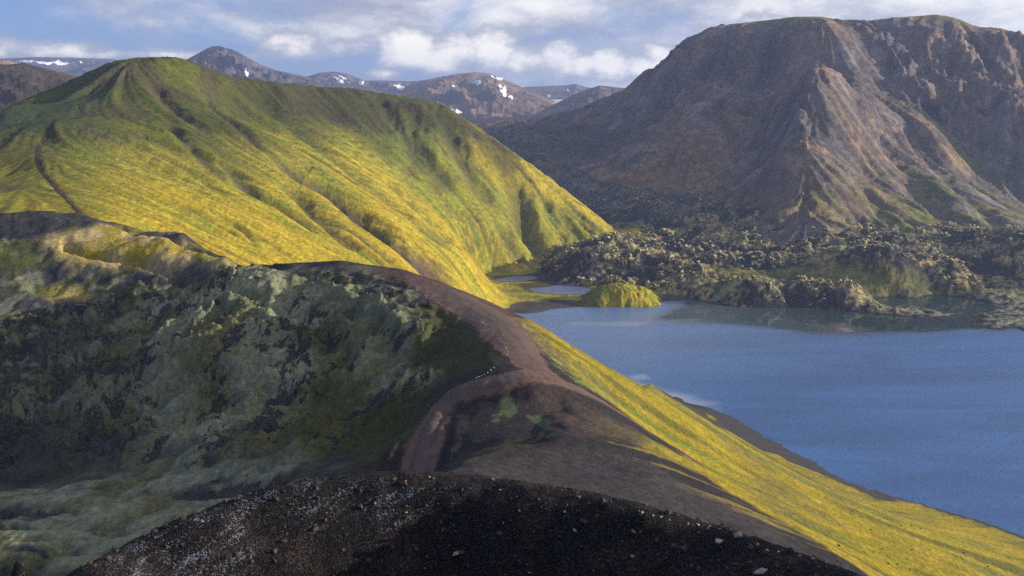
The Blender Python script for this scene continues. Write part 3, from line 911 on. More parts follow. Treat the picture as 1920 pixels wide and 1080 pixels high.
def strip(name, L, pl, width, mat, lift=.12):
    w = L.hits(pl)
    pts = []
    for (x0, y0), (x1, y1) in zip(w[:-1], w[1:]):
        n = max(2, int(math.hypot(x1 - x0, y1 - y0) / 1.2))
        for k in range(n):
            t = k / n
            pts.append((x0 + (x1 - x0) * t, y0 + (y1 - y0) * t))
    pts.append(w[-1])
    p = np.array(pts)
    for _ in range(4):
        p[1:-1] = .25 * p[:-2] + .5 * p[1:-1] + .25 * p[2:]
    tn = np.gradient(p, axis=0)
    tn /= np.linalg.norm(tn, axis=1)[:, None] + 1e-9
    nr = np.stack([-tn[:, 1], tn[:, 0]], 1)
    wob = width * (.5 + .2 * noise(np.arange(len(p)) * .3, np.zeros(len(p)), 3))
    rows = []
    for k in (-1, 0, 1):
        q = p + nr * (k * wob)[:, None] + .4 * nr * noise(np.arange(len(p)) * .22, np.zeros(len(p)), 9)[:, None]
        rows.append(np.stack([q[:, 0], q[:, 1], L.at(q[:, 0], q[:, 1]) + lift], 1))
    g = np.stack(rows)
    return structure(grid_mesh(name, g[..., 0], g[..., 1], g[..., 2], None, mat))


for pl in tr:
    strip('footpath', LC, pl, .8, M_path, .15)

# ------------------------------------------------------------------ D: lava field
D = [P(925, 252, 1260), P(940, 262, 1230), P(1060, 312, 1130), P(1150, 348, 1060), P(1250, 368, 965), P(1400, 395, 872), P(1500, 414, 812), P(1650, 447, 795), P(1750, 464, 775), P(1900, 480, 745),
     P(2100, 490, 740), P(1200, 430, 840), P(1300, 450, 795), P(1500, 470, 745), P(1060, 480, 690), P(1150, 464, 722), PL(1000, 503, 1), PL(1015, 518, 1.0), P(1300, 480, 715), P(1400, 490, 690),
     P(1250, 505, 668), P(1350, 510, 652), P(1500, 500, 680), P(1700, 500, 672), P(1040, 525, 660), PL(1120, 540, 1), PL(1250, 552, .8), PL(1330, 560, .6), PL(1400, 571, 0), PL(1480, 573, 0), PL(1560, 577, 0),
     PL(1640, 570, 0), PL(1670, 560, -.5), PL(1800, 540, 4), PL(1900, 525, 5), PL(1900, 550, 3.5), PL(1720, 540, 4.5), PL(1600, 535, 6), PL(1450, 530, 6.5), PL(1800, 590, .7), PL(1700, 575, .6), PL(1900, 605, .7), PL(1900, 575, 1.2),
     PL(1500, 605, -5), PL(1300, 590, -4), PL(1650, 605, -2.5), PL(1750, 622, -2.5), PL(1900, 640, -2.5), PL(2100, 640, 0), PL(2100, 600, 1), PL(2100, 540, 5), PL(1600, 660, -9), PL(1900, 680, -9),
     PZ(1000, 650, -4), PZ(900, 800, -8), PZ(950, 1000, 0), PZ(900, 1230, 60), PZ(1300, 1150, 12), PZ(1100, 1300, 50), PZ(1700, 1000, 0), PZ(2100, 950, 0), P(1100, 375, 960), P(1010, 320, 1040), P(1165, 440, 790)]
LD = Layer(D, -3.5, 33.5, 470, 555, 1330, 360)
X, Y = LD.X, LD.Y
wx = X + 5 * fbm(X / 16, Y / 16, 3, 301)
wy = Y + 5 * fbm(X / 16, Y / 16, 3, 304)
l0, le0 = blocks(wx / 27, wy / 27, 15, .08, .8)
l1, le1 = blocks(wx / 12 + .3 * fbm(X / 30, Y / 30, 2, 315), wy / 12, 5, .10, 1.0)
l2, le2 = blocks(wx / 4.6, wy / 4.6, 8, .18, 1.1)
pa1 = sstep(fbm(X / 33, Y / 33, 3, 316), -.35, .15)
pa2 = sstep(fbm(X / 26, Y / 26, 3, 317), -.25, .3)
l1, l2 = l1 * pa1, l2 * pa2
le1, le2 = lerp(1, le1, pa1), lerp(1, le2, pa2)
big = np.clip(.55 * l1 + .75 * l2, 0, 2)
small = np.clip(l2, 0, 2)
smooth_d = LD.area([(1330, 500), (1500, 497), (1700, 500), (2100, 510), (2100, 565), (1700, 562), (1640, 560), (1590, 540), (1480, 530), (1350, 530)], 8)
spit = LD.area([(1660, 562), (1800, 560), (2200, 560), (2200, 660), (1900, 632), (1700, 605), (1660, 580)], 5)
amp = (1 - .8 * smooth_d) * (1 - .72 * spit) * sstep(LD.Z0, -2, 3) + .12
LD.Z += amp * (1.8 * l0 + 2.2 * l1 + 1.5 * l2 + 1.1 * ridged(X / 7, Y / 7, 4, 305, .6) + 2.6 * ridged(X / 55, Y / 55, 3, 306) - 4.0)
LD.Z += .3 * fbm(X / 6, Y / 6, 3, 308)
for px, py, hh, rad in [(1405, 566, 7, 18), (1440, 568, 4, 12), (1330, 562, 2.6, 6), (1545, 566, 6.5, 20), (1585, 572, 4.5, 13), (1500, 565, 5, 8), (1600, 562, 6, 10), (1090, 530, 5, 12), (1300, 555, 4, 10)]:
    a, r, z = PL(px, py, 1)
    cx, cy = r * math.sin(a), (r + rad * .5) * math.cos(a)
    d = np.hypot(X - cx, (Y - cy) * 1.0) / rad
    LD.Z += hh * np.exp(-d ** 2.5) * (1 + .12 * small)
gul_in = seg_dist(X, Y, [(q[1] * math.sin(q[0]), q[1] * math.cos(q[0])) for q in (PL(1690, 545, 2), PL(1668, 572, 0))])
LD.Z -= 4.0 * np.exp(-(gul_in / 7) ** 2) * sstep(LD.Z, -1, 2)
cover = fbm(X / 45, Y / 45, 3, 309)
moss = sstep(.55 * l1 + .5 * l2 + .45 * fbm(X / 4, Y / 4, 3, 310) + .6 * cover, .08, .55) * np.minimum(np.minimum(le1, le2), le0)
LD.paint(ROCK * 1.0)
LD.paint(lerp(TAN * 1.5, lerp(MOSS, GRN, .4), sstep(fbm(X / 20, Y / 20, 3, 314), -.2, .5)[..., None]), moss * .92)
LD.paint(lerp(lerp(TAN, GRN, .6), OLIVE, sstep(fbm(X / 12, Y / 12, 3, 311), -.2, .5)[..., None]), smooth_d * .85)
LD.paint(lerp(MOSS, ROCK, sstep(fbm(X / 5, Y / 9, 3, 312), -.2, .4)[..., None]), spit * .8)
LD.paint(ROCK * .9, sstep(LD.Z, 1.0, .3))
up = sstep(LD.R + 60 * fbm(X / 60, Y / 60, 2, 313), 800, 960)
LD.paint(np.array((.085, .083, .090)), up * .8)
LD.paint(np.array((.21, .20, .17)), up * moss * .55)
structure(LD.build('lava_field', M_lava))
print('D done')

# ------------------------------------------------------------------ E: big mountain
E = [P(900, 233, 1500), P(960, 227, 1460), P(1000, 222, 1440), P(1080, 205, 1390), P(1160, 172, 1360), P(1190, 152, 1340), P(1245, 110, 1310), P(1280, 77, 1300), P(1340, 48, 1300), P(1400, 42, 1290),
     P(1470, 33, 1245), P(1560, 33, 1265), P(1660, 36, 1310), P(1760, 28, 1310), P(1830, 50, 1290), P(1870, 53, 1310), P(1920, 62, 1330), P(2000, 100, 1335), P(2080, 170, 1330), P(2150, 240, 1320),
     P(1540, 60, 1205), P(1520, 130, 1070), P(1510, 180, 1012), P(1500, 260, 930), P(1495, 330, 865), P(1490, 405, 800),
     P(1575, 220, 1005), P(1560, 300, 912), P(1550, 405, 810), P(1465, 215, 1035), P(1455, 300, 950), P(1450, 395, 830), P(1580, 130, 1092), P(1350, 100, 1240), P(1350, 180, 1165), P(1300, 250, 1115), P(1420, 150, 1225), P(1445, 230, 1135), P(1400, 300, 1012), P(1300, 330, 1040), P(1220, 345, 1010), P(1150, 320, 1080), P(1050, 270, 1220), P(1000, 250, 1320),
     P(1180, 240, 1230), P(1250, 180, 1230), P(1340, 385, 910), P(1420, 385, 860), P(940, 245, 1420), P(1050, 235, 1340),
     P(1650, 90, 1240), P(1640, 160, 1165), P(1640, 240, 1065), P(1620, 330, 955), P(1600, 420, 826), P(1740, 120, 1230), P(1780, 200, 1160), P(1760, 260, 1095), P(1750, 340, 985), P(1740, 440, 818),
     P(1860, 130, 1240), P(1880, 220, 1140), P(1850, 300, 1125), P(1850, 380, 1020), P(1900, 420, 950), P(1900, 474, 815), P(2050, 290, 1260), P(2050, 390, 1140), P(2050, 470, 900), PZ(2200, 1000, -5), PZ(2200, 1200, 10),
     PZ(1300, 850, -2), PZ(1500, 720, 4), PZ(1700, 710, -4), PZ(1900, 690, -6), PZ(2100, 690, -6), PZ(1100, 980, 0), PZ(950, 1150, 40), PZ(900, 1000, 0), PZ(900, 1700, 70), PZ(1100, 1700, 60), PZ(1300, 1650, 80), PZ(1560, 1600, 120), PZ(1800, 1650, 130), PZ(2150, 1650, 80), PZ(1560, 1400, 190), PZ(1760, 1440, 195), PZ(1950, 1450, 175)]
LE = Layer(E, -5, 33.5, 470, 700, 1720, 320)
X, Y = LE.X, LE.Y
e1 = LE.flow(42.0, 16, 12.0, 401)
e2 = LE.flow(15.0, 16, 7.0, 402)
e3 = LE.flow(6.5, 12, 5.0, 403)
hE = LE.Z0
topm = sstep(hE, 214, 223)
below = sstep(hE, 216, 190)
rise = sstep(hE, 4, 30) * (1 - .75 * topm)
LE.Z += rise * (1.5 * e1 + 1.1 * e2 + .8 * e3) * (1 - .4 * topm)
cliff = np.maximum.reduce([LE.area([(1180, 170), (1245, 105), (1290, 70), (1470, 40), (1470, 80), (1330, 170), (1260, 200)], 25) * .8,
                           LE.area([(1600, 45), (1760, 35), (1920, 60), (2150, 110), (2150, 300), (1900, 330), (1800, 290), (1720, 220), (1650, 140)], 25),
                           LE.area([(1330, 190), (1480, 160), (1520, 200), (1500, 260), (1400, 250), (1340, 230)], 18) * .9])
cr = ridged((X + 12 * fbm(X / 50, Y / 50, 2, 405)) / 46, (Y + 12 * fbm(X / 50, Y / 50, 2, 406)) / 70, 5, 407)
LE.Z += cliff * (9 * cr + 4.0 * ridged(X / 13, Y / 13, 4, 408) - 5) * sstep(hE, 30, 90) * below
LE.Z += below * (4.5 * fbm(X / 80, Y / 80, 4, 409) + .8 * ridged(X / 18, Y / 18, 4, 410) - .4)
for pl, dep, w in [([(1560, 90), (1600, 180), (1680, 290), (1760, 380), (1830, 460)], 10, 14), ([(1680, 200), (1740, 290), (1820, 370), (1920, 440)], 9, 12),
                   ([(1430, 250), (1400, 320), (1350, 375)], 8, 14), ([(1540, 270), (1600, 340), (1680, 430)], 5, 9), ([(1230, 260), (1250, 320), (1290, 370)], 6, 12),
                   ([(1100, 260), (1150, 310), (1200, 345)], 6, 14), ([(1640, 60), (1690, 130), (1750, 210), (1820, 290)], -6, 12),
                   ([(1680, 60), (1740, 150), (1800, 230)], 10, 14), ([(1800, 100), (1840, 190), (1900, 280)], 12, 14)]:
    d, s = LE.line(pl)
    LE.Z -= below * dep * np.exp(-((d + 3 * fbm(X / 25, Y / 25, 3, 412)) / w) ** 2) * sstep(s, 0, .15) * sstep(s, 1, .85)
LE.fit_skyline([(900, 233), (1000, 222), (1080, 205), (1160, 172), (1188, 155), (1195, 140), (1240, 118), (1248, 105), (1262, 92), (1280, 75), (1340, 48), (1400, 42), (1470, 34), (1490, 31), (1540, 31), (1570, 36), (1640, 38), (1660, 34), (1760, 27),
                (1800, 36), (1830, 50), (1870, 52), (1920, 62)], 1150, 1560, .1)
MB_ = np.array((.270, .190, .138))
MP_ = np.array((.200, .170, .172))
OCH = np.array((.27, .175, .085))
LE.paint(lerp(MB_, MP_, sstep(fbm(X / 80, Y / 80, 4, 420) + .25 * e1, -.3, .4)[..., None]))
LE.paint(OCH, sstep(e2 * .6 + fbm(X / 60, Y / 60, 4, 421), .25, 1.2) * .6)
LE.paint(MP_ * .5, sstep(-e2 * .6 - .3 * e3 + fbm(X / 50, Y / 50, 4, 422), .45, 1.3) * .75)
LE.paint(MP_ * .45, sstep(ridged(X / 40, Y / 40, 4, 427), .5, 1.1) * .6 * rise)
for pl, k in [([(1230, 250), (1360, 220), (1380, 300), (1330, 370), (1200, 340)], .65), ([(1480, 80), (1560, 70), (1620, 250), (1560, 250), (1510, 180)], .25),
              ([(1510, 260), (1640, 300), (1800, 420), (1620, 420), (1500, 390)], .25), ([(1180, 330), (1260, 350), (1280, 370), (1200, 365)], .7)]:
    LE.paint(OCH, LE.area(pl, 22) * k)
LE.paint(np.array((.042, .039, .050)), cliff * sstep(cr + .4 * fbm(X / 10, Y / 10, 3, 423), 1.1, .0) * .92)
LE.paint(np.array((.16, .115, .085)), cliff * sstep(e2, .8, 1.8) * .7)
LE.paint(lerp(OLIVE, GRN, .5) * 1.15, LE.area([(1180, 400), (1500, 380), (1640, 400), (1900, 440), (2150, 470), (2150, 520), (1200, 500)], 30) * sstep(e3 + fbm(X / 30, Y / 30, 3, 424), -.9, .9) * .8)
LE.paint(lerp(GRN, OLIVE, .4), LE.area([(1680, 200), (1740, 240), (1830, 330), (1950, 400), (2150, 450), (2150, 380), (1950, 350), (1850, 300), (1760, 220)], 25) * sstep(e2 + fbm(X / 20, Y / 20, 3, 425), -.2, 1.0) * .8)
LE.paint(lerp(GRN, OLIVE, .5), LE.area([(1660, 400), (1800, 400), (2150, 430), (2150, 500), (1800, 470)], 30) * sstep(fbm(X / 20, Y / 20, 3, 426) + e3 * .4, -.5, .5) * .8)
LE.paint(lerp(OLIVE, GRN, .6) * 1.1, LE.area([(1560, 350), (1700, 300), (1920, 340), (2150, 400), (2150, 520), (1500, 500)], 35) * sstep(e2 * .5 + e3 * .5 + fbm(X / 35, Y / 35, 3, 428), -.3, 1.1) * .75)
LE.paint(GRN * .9, topm * .9)
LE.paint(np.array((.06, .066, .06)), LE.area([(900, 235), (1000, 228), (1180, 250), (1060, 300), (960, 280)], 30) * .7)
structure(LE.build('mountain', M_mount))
print('E done')


# ------------------------------------------------------------------ mound beside the ponds
def dome(name, px0, px1, base_y, top_px, top_y, zb, depth, mat):
    a, r, z = PL(top_px, base_y, zb)
    cx, cy = r * math.sin(a), r * math.cos(a) + depth * .55
    rt = math.hypot(cx, cy)
    ztop = H + rt * ray(top_px, top_y)[1]
    wl = (top_px - px0) / F * rt
    wr = (px1 - top_px) / F * rt
    n = 150
    u = np.linspace(-1.05, 1.05, n)
    U, V = np.meshgrid(u, u)
    xs = np.where(U < 0, U * wl, U * wr)
    ys = V * depth
    Xw, Yw = cx + xs + ys * .25, cy + ys
    wob = .12 * fbm(Xw / 9, Yw / 9, 3, 507)
    prof = np.clip(1 - np.abs(U + wob) ** np.where(U < 0, 1.15, 1.5), 0, 1) * np.clip(1 - np.abs(V - wob) ** 1.7, 0, 1) ** .9
    prof = np.tanh(prof * 1.7) / np.tanh(1.7)
    zz = zb - 1.2 + (ztop - zb + 1.2) * prof
    rill = ridged((xs + ys * 1.1) / 8, (xs - ys) / 40, 3, 501)
    zz += prof * (.5 * rill - .4 + .15 * fbm(Xw / 7, Yw / 7, 3, 509)) + .2 * fbm(Xw / 3, Yw / 3, 3, 503) * prof
    col = lerp(YEL, GRN, sstep(fbm(Xw / 6, Yw / 6, 3, 505), -.2, .5)[..., None])
    col = lerp(col, REDSC, (sstep(-rill + .4 * fbm(Xw / 3, Yw / 3, 3, 506), -.2, .5) * .45)[..., None])
    col = lerp(col, GRN * .7, sstep(-U, .0, .5)[..., None])  # shade of the left flank painted as darker green
    o = grid_mesh(name, Xw, Yw, zz, col, mat)
    return structure(o)


dome('grassy_mound', 1082, 1242, 569, 1158, 531, 1.0, 13, M_hill)


# ------------------------------------------------------------------ far mountains
def far_range(name, sil, r0, depth, base_py, cols, seed, na=240, nr=60, amp=1.0, snow=()):
    sx = np.array([s[0] for s in sil], float)
    a_s = np.array([ray(*s)[0] for s in sil])
    t_s = np.array([ray(*s)[1] for s in sil])
    a = np.linspace(a_s[0], a_s[-1], na)
    # rounded interpolation of the skyline
    tt = np.interp(a, a_s, t_s)
    k = np.hanning(7)
    k /= k.sum()
    tt = np.convolve(np.pad(tt, 3, 'edge'), k, 'valid')
    s = np.linspace(-1, 1.0, nr)
    A, S = np.meshgrid(a, s)
    Rr = r0 + S * depth
    Xw, Yw = Rr * np.sin(A), Rr * np.cos(A)
    zt = H + r0 * tt[None, :]
    zb = H + (r0 - depth) * ray(960, base_py)[1]
    sc = depth / 6
    warp = .28 * fbm(Xw / (depth * .9), Yw / (depth * .9), 3, seed)
    prof = 1 - np.abs(np.clip(S + warp * (1 - np.abs(S)), -1, 1)) ** 1.15
    prof = np.clip(prof / prof.max(axis=0, keepdims=True), 0, 1)
    rid = ridged(Xw / sc, Yw / sc, 5, seed + 3)
    hgt = zt - zb
    side = np.sin(np.linspace(0, np.pi, na)) ** .0
    Z = zb + hgt * prof + amp * hgt * .13 * (rid - 1.0) * (1 - prof ** 6) * np.clip(prof * 3, 0, 1)
    # keep the skyline
    vis = ((Z - H) / Rr).max(axis=0)
    Z = np.where(S > -2, Z + (tt - vis)[None, :] * Rr * prof, Z)
    c = lerp(np.array(cols[0]), np.array(cols[1]), sstep(fbm(Xw / (sc * 1.5), Yw / (sc * 1.5), 4, seed + 5) + .3 * rid, -.2, .7)[..., None])
    c = lerp(c, np.array(cols[2]), sstep(fbm(Xw / (sc * .7), Yw / (sc * .7), 4, seed + 8), .15, .6)[..., None] * .8)
    o = structure(grid_mesh(name, Xw, Yw, Z, c, M_far))
    # snow lying in hollows: draped sheets
    for poly in snow:
        pts = []
        for px, py in poly:
            aa, t = ray(px, py)
            j = int(np.clip(round((aa - a[0]) / (a[1] - a[0])), 0, na - 1))
            sl = (Z[:, j] - H) / Rr[:, j]
            kk = np.nonzero(sl >= t)[0]
            i = kk[0] if len(kk) else int(np.argmax(sl))
            rr = Rr[i, j]
            if 0 < i and len(kk):
                f = (t - sl[i - 1]) / (sl[i] - sl[i - 1] + 1e-12)
                rr = Rr[i - 1, j] + (Rr[i, j] - Rr[i - 1, j]) * f
            pts.append((rr * math.sin(aa), rr * math.cos(aa)))
        # fine local grid over the patch
        px_ = [p[0] for p in pts]
        py_ = [p[1] for p in pts]
        gx = np.linspace(min(px_), max(px_), 46)
        gy = np.linspace(min(py_), max(py_), 46)
        GX, GY = np.meshgrid(gx, gy)
        ga, gr = np.arctan2(GX, GY), np.hypot(GX, GY)
        fi = np.clip((gr - Rr[0, 0]) / (Rr[-1, 0] - Rr[0, 0]) * (nr - 1), 0, nr - 1.001)
        fj = np.clip((ga - a[0]) / (a[-1] - a[0]) * (na - 1), 0, na - 1.001)
        i, j = fi.astype(int), fj.astype(int)
        u, v = fi - i, fj - j
        GZ = Z[i, j] * (1 - u) * (1 - v) + Z[i + 1, j] * u * (1 - v) + Z[i, j + 1] * (1 - u) * v + Z[i + 1, j + 1] * u * v
        sz = max(px_) - min(px_)
        dd = seg_dist(GX, GY, pts, True)
        dd = np.where(inside(GX, GY, pts), dd, -dd) + sz * .05 * fbm(GX / (sz * .2), GY / (sz * .2), 3, 9)
        kp = dd > 0
        if kp.sum() > 8:
            so = grid_mesh('snow_patch', GX, GY, GZ + 2.5, None, M_snow, kp)
            so.parent = o
    return o


FB = ((.055, .054, .082), (.105, .09, .10), (.20, .15, .11))  # rock tints shifted blue, painting in some distance haze
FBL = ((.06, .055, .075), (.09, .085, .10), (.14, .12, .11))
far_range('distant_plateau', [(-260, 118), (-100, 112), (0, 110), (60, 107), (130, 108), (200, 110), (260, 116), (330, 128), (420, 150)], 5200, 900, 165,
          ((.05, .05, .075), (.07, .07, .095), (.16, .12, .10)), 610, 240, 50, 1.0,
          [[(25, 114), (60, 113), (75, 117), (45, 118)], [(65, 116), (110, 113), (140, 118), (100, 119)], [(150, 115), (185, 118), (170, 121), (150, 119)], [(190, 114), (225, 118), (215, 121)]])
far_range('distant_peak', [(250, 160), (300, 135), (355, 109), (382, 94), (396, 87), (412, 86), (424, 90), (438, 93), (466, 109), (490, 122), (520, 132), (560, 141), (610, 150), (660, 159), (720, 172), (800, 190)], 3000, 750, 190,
          ((.058, .055, .080), (.085, .078, .098), (.15, .12, .115)), 620, 300, 80, 1.9, [[(458, 128), (463, 130), (467, 143), (462, 142)]])  # bluish rock tints carry painted distance haze
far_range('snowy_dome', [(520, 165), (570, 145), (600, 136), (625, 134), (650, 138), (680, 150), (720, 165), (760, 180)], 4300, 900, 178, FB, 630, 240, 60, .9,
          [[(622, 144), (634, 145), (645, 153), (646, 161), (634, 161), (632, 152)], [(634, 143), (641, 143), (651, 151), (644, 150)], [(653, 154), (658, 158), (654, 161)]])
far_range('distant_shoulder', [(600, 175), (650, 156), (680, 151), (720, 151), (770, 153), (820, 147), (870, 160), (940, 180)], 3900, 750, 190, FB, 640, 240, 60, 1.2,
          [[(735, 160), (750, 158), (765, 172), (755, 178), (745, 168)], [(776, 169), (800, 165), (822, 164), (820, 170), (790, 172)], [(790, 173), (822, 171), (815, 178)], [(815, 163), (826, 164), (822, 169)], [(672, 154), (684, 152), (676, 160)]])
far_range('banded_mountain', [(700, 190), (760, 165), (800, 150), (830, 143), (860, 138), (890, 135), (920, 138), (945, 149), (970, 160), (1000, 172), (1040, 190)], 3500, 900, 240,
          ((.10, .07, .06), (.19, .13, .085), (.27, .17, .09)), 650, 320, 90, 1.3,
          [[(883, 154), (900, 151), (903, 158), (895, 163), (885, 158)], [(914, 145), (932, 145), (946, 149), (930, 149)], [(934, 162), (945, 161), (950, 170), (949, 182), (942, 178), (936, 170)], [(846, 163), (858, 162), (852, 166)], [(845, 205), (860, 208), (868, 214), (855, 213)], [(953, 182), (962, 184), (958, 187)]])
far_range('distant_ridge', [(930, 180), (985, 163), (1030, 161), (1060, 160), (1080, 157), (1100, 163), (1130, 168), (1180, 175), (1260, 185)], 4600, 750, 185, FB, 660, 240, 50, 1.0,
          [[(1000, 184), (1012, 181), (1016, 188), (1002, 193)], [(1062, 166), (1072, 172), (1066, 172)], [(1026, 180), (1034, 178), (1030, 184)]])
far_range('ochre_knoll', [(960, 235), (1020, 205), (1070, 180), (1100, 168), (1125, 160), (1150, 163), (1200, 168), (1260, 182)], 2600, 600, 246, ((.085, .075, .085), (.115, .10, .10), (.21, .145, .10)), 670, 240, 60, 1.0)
far_range('heath_hill', [(-260, 122), (-120, 116), (-30, 118), (15, 121), (45, 118), (60, 122), (100, 132), (140, 142), (200, 165), (260, 190)], 1250, 300, 215, ((.065, .05, .042), (.085, .062, .048), (.05, .055, .04)), 680, 260, 60, .8)
far_range('tawny_hill', [(-260, 100), (-100, 104), (-20, 110), (20, 115), (60, 124), (100, 134), (160, 150)], 2400, 400, 190, ((.30, .18, .10), (.34, .22, .12), (.2, .13, .09)), 690, 200, 40, .8)
print('far done')

# ------------------------------------------------------------------ lake and ponds
a = np.linspace(RAD(-4), RAD(36), 240)
r = np.exp(np.linspace(math.log(180), math.log(760), 180))
A, Rr = np.meshgrid(a, r)
Xw, Yw = Rr * np.sin(A), Rr * np.cos(A)


def wpoly(pl, z=0.0):
    return [(q[1] * math.sin(q[0]), q[1] * math.cos(q[0])) for q in (PL(px, py, z) for px, py in pl)]


def soft(pl, feather, wob, sx, sy, seed):
    w = wpoly(pl)
    d = seg_dist(Xw, Yw, w, True)
    d = np.where(inside(Xw, Yw, w), d, -d)
    return sstep(d + wob * fbm(Xw / sx, Yw / sy, 4, seed), -feather, feather)


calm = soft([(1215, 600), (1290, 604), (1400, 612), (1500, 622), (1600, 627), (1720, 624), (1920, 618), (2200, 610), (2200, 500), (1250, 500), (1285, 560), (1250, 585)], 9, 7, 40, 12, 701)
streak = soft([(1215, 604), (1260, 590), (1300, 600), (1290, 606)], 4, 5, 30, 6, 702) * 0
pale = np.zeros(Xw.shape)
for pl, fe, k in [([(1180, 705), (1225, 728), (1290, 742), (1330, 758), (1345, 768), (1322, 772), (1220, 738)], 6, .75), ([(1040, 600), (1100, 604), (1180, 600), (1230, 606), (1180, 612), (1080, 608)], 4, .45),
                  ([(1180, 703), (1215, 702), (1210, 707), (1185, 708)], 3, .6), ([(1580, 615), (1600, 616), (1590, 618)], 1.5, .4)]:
    pale = np.maximum(pale, k * soft(pl, fe, 5, 30, 10, 705))  # cloud glints on the water painted as pale patches
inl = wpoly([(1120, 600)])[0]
pale = np.maximum(pale, .20 * sstep(np.hypot(Xw - inl[0], (Yw - inl[1]) * 1.0), 170, 20))  # paler sheen toward the inlet, painted into the water colour
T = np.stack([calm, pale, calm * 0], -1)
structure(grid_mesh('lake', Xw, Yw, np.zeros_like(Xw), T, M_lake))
for w, zz in ponds:
    me = bpy.data.meshes.new('pond')
    bmm = bmesh.new()
    # outline rounded by Chaikin cutting and let under the bank
    p = [np.array(q) for q in w]
    for _ in range(3):
        p = [v for i in range(len(p)) for v in (.75 * p[i] + .25 * p[(i + 1) % len(p)], .25 * p[i] + .75 * p[(i + 1) % len(p)])]
    c = sum(p) / len(p)
    bmm.faces.new([bmm.verts.new((*(c + (q - c) * 1.08), zz - .1)) for q in p])
    bmm.normal_update()
    if list(bmm.faces)[0].normal.z < 0:
        bmesh.ops.reverse_faces(bmm, faces=list(bmm.faces))
    bmm.to_mesh(me)
    bmm.free()
    at = me.color_attributes.new('tint', 'FLOAT_COLOR', 'POINT')
    at.data.foreach_set('color', np.tile((.15, .0, 0, 1.), (len(me.vertices), 1)).astype(np.float32).ravel())
    me.materials.append(M_pond)
    o = bpy.data.objects.new('pond', me)
    COL.objects.link(o)
    structure(o)

# ------------------------------------------------------------------ A: foreground cinder hump
Apts = [P(60, 1110, 42), P(120, 1080, 43.5), P(300, 988, 45.5), P(500, 912, 47), P(650, 886, 47.5), P(800, 884, 47), P(1000, 905, 45), P(1200, 945, 42), P(1400, 1005, 38.5), P(1600, 1075, 35), P(1750, 1150, 32),
        P(300, 1060, 43.5), P(500, 980, 45.2), P(650, 915, 46.8), P(800, 912, 46.3), P(1000, 932, 44.3), P(1200, 965, 41.5), P(1400, 1025, 37.8),
        P(650, 1000, 44.8), P(800, 985, 44.8), P(1000, 1000, 42.9), P(1200, 1020, 40.3), P(1350, 1060, 37.8),
        P(800, 1080, 43.0), P(1000, 1080, 41.3), P(1200, 1100, 38.6), P(500, 1080, 43),
        PZ(960, 35, 98.6), PZ(960, 27, 102.2), PZ(500, 33, 97.5), PZ(100, 36, 97), PZ(1400, 30, 101.6),
        PZ(1900, 34, 101.4), PZ(1950, 52, 89), PZ(2300, 50, 92), PZ(2700, 56, 94), PZ(2300, 28, 104), PZ(2000, 26, 104),
        PZ(-200, 26, 99), PZ(-200, 42, 90), PZ(-700, 26, 98), PZ(-700, 40, 86), 
        PZ(-200, 70, 66), PZ(100, 70, 68), PZ(300, 54, 88), PZ(300, 75, 66), PZ(650, 58, 90), PZ(650, 75, 72), PZ(900, 60, 90), PZ(900, 78, 73), PZ(1200, 60, 88), PZ(1200, 78, 72), PZ(1500, 56, 86), PZ(1500, 75, 70), PZ(1800, 50, 86), PZ(1800, 75, 66), PZ(2300, 78, 66), PZ(2700, 75, 66)]
for _px in (-700, -100, 450, 960, 1450, 2000, 2700):
    Apts += [PZ(_px, 20, 106.2), PZ(_px, 13, 110.2), PZ(_px, 7, 114.2), PZ(_px, 3, 117.0)]
LA = Layer(Apts, -46, 58, 420, 8, 84, 380, lam=1e-4)
X, Y = LA.X, LA.Y
# added rise out of view on the right, shaped to shade the hollow
LA.Z += 24 * np.exp(-(((X - 47) / 13) ** 2 + ((Y - 36) / 9) ** 2) ** 1.4)
LA.Z += .10 * fbm(X / 1.6, Y / 1.6, 5, 801) + .05 * ridged(X / .6, Y / .6, 3, 803)
LA.fit_skyline([(60, 1112), (120, 1080), (300, 988), (400, 948), (500, 914), (580, 897), (650, 888), (740, 883), (840, 886), (920, 894), (1000, 905), (1100, 920), (1200, 943), (1300, 972), (1400, 1003), (1500, 1036), (1600, 1073), (1700, 1120), (1900, 1220)], 28, 56, .1)
flA = LA.flow(.9, 12, .35, 805)
LA.paint(CINDER * .42)
LA.paint(np.array((.036, .027, .024)), sstep(fbm(X / 3, Y / 3, 3, 807), .0, .5) * .5)
left = LA.area([(120, 1080), (300, 985), (500, 905), (650, 880), (860, 890), (800, 925), (650, 955), (500, 1010), (400, 1120), (150, 1150)], 1.2)
kn = structure(LA.build('cinder_knoll', M_fore))
kn.data.attributes.new('lichen', 'FLOAT', 'POINT').data.foreach_set('value', left.astype(np.float32).ravel())



# ------------------------------------------------------------------ stones
def hull(seed, n, flat=.7):
    g = np.random.default_rng(seed)
    v = g.normal(size=(n, 3))
    v /= np.linalg.norm(v, axis=1)[:, None]
    v *= g.uniform(.75, 1.1, (n, 1)) * np.array((1.0, g.uniform(.65, .95), flat))
    bm = bmesh.new()
    for q in v:
        bm.verts.new(q)
    res = bmesh.ops.convex_hull(bm, input=list(bm.verts))
    dead = [e for e in res['geom_interior'] if isinstance(e, bmesh.types.BMVert)]
    bmesh.ops.delete(bm, geom=dead, context='VERTS')
    bmesh.ops.triangulate(bm, faces=list(bm.faces))
    bm.verts.index_update()
    V = np.array([q.co[:] for q in bm.verts])
    Fc = np.array([[w.index for w in f.verts] for f in bm.faces])
    bm.free()
    return V, Fc


HULLS = [hull(900 + k, 15 + k % 3 * 4, .55 + .08 * (k % 5)) for k in range(12)]


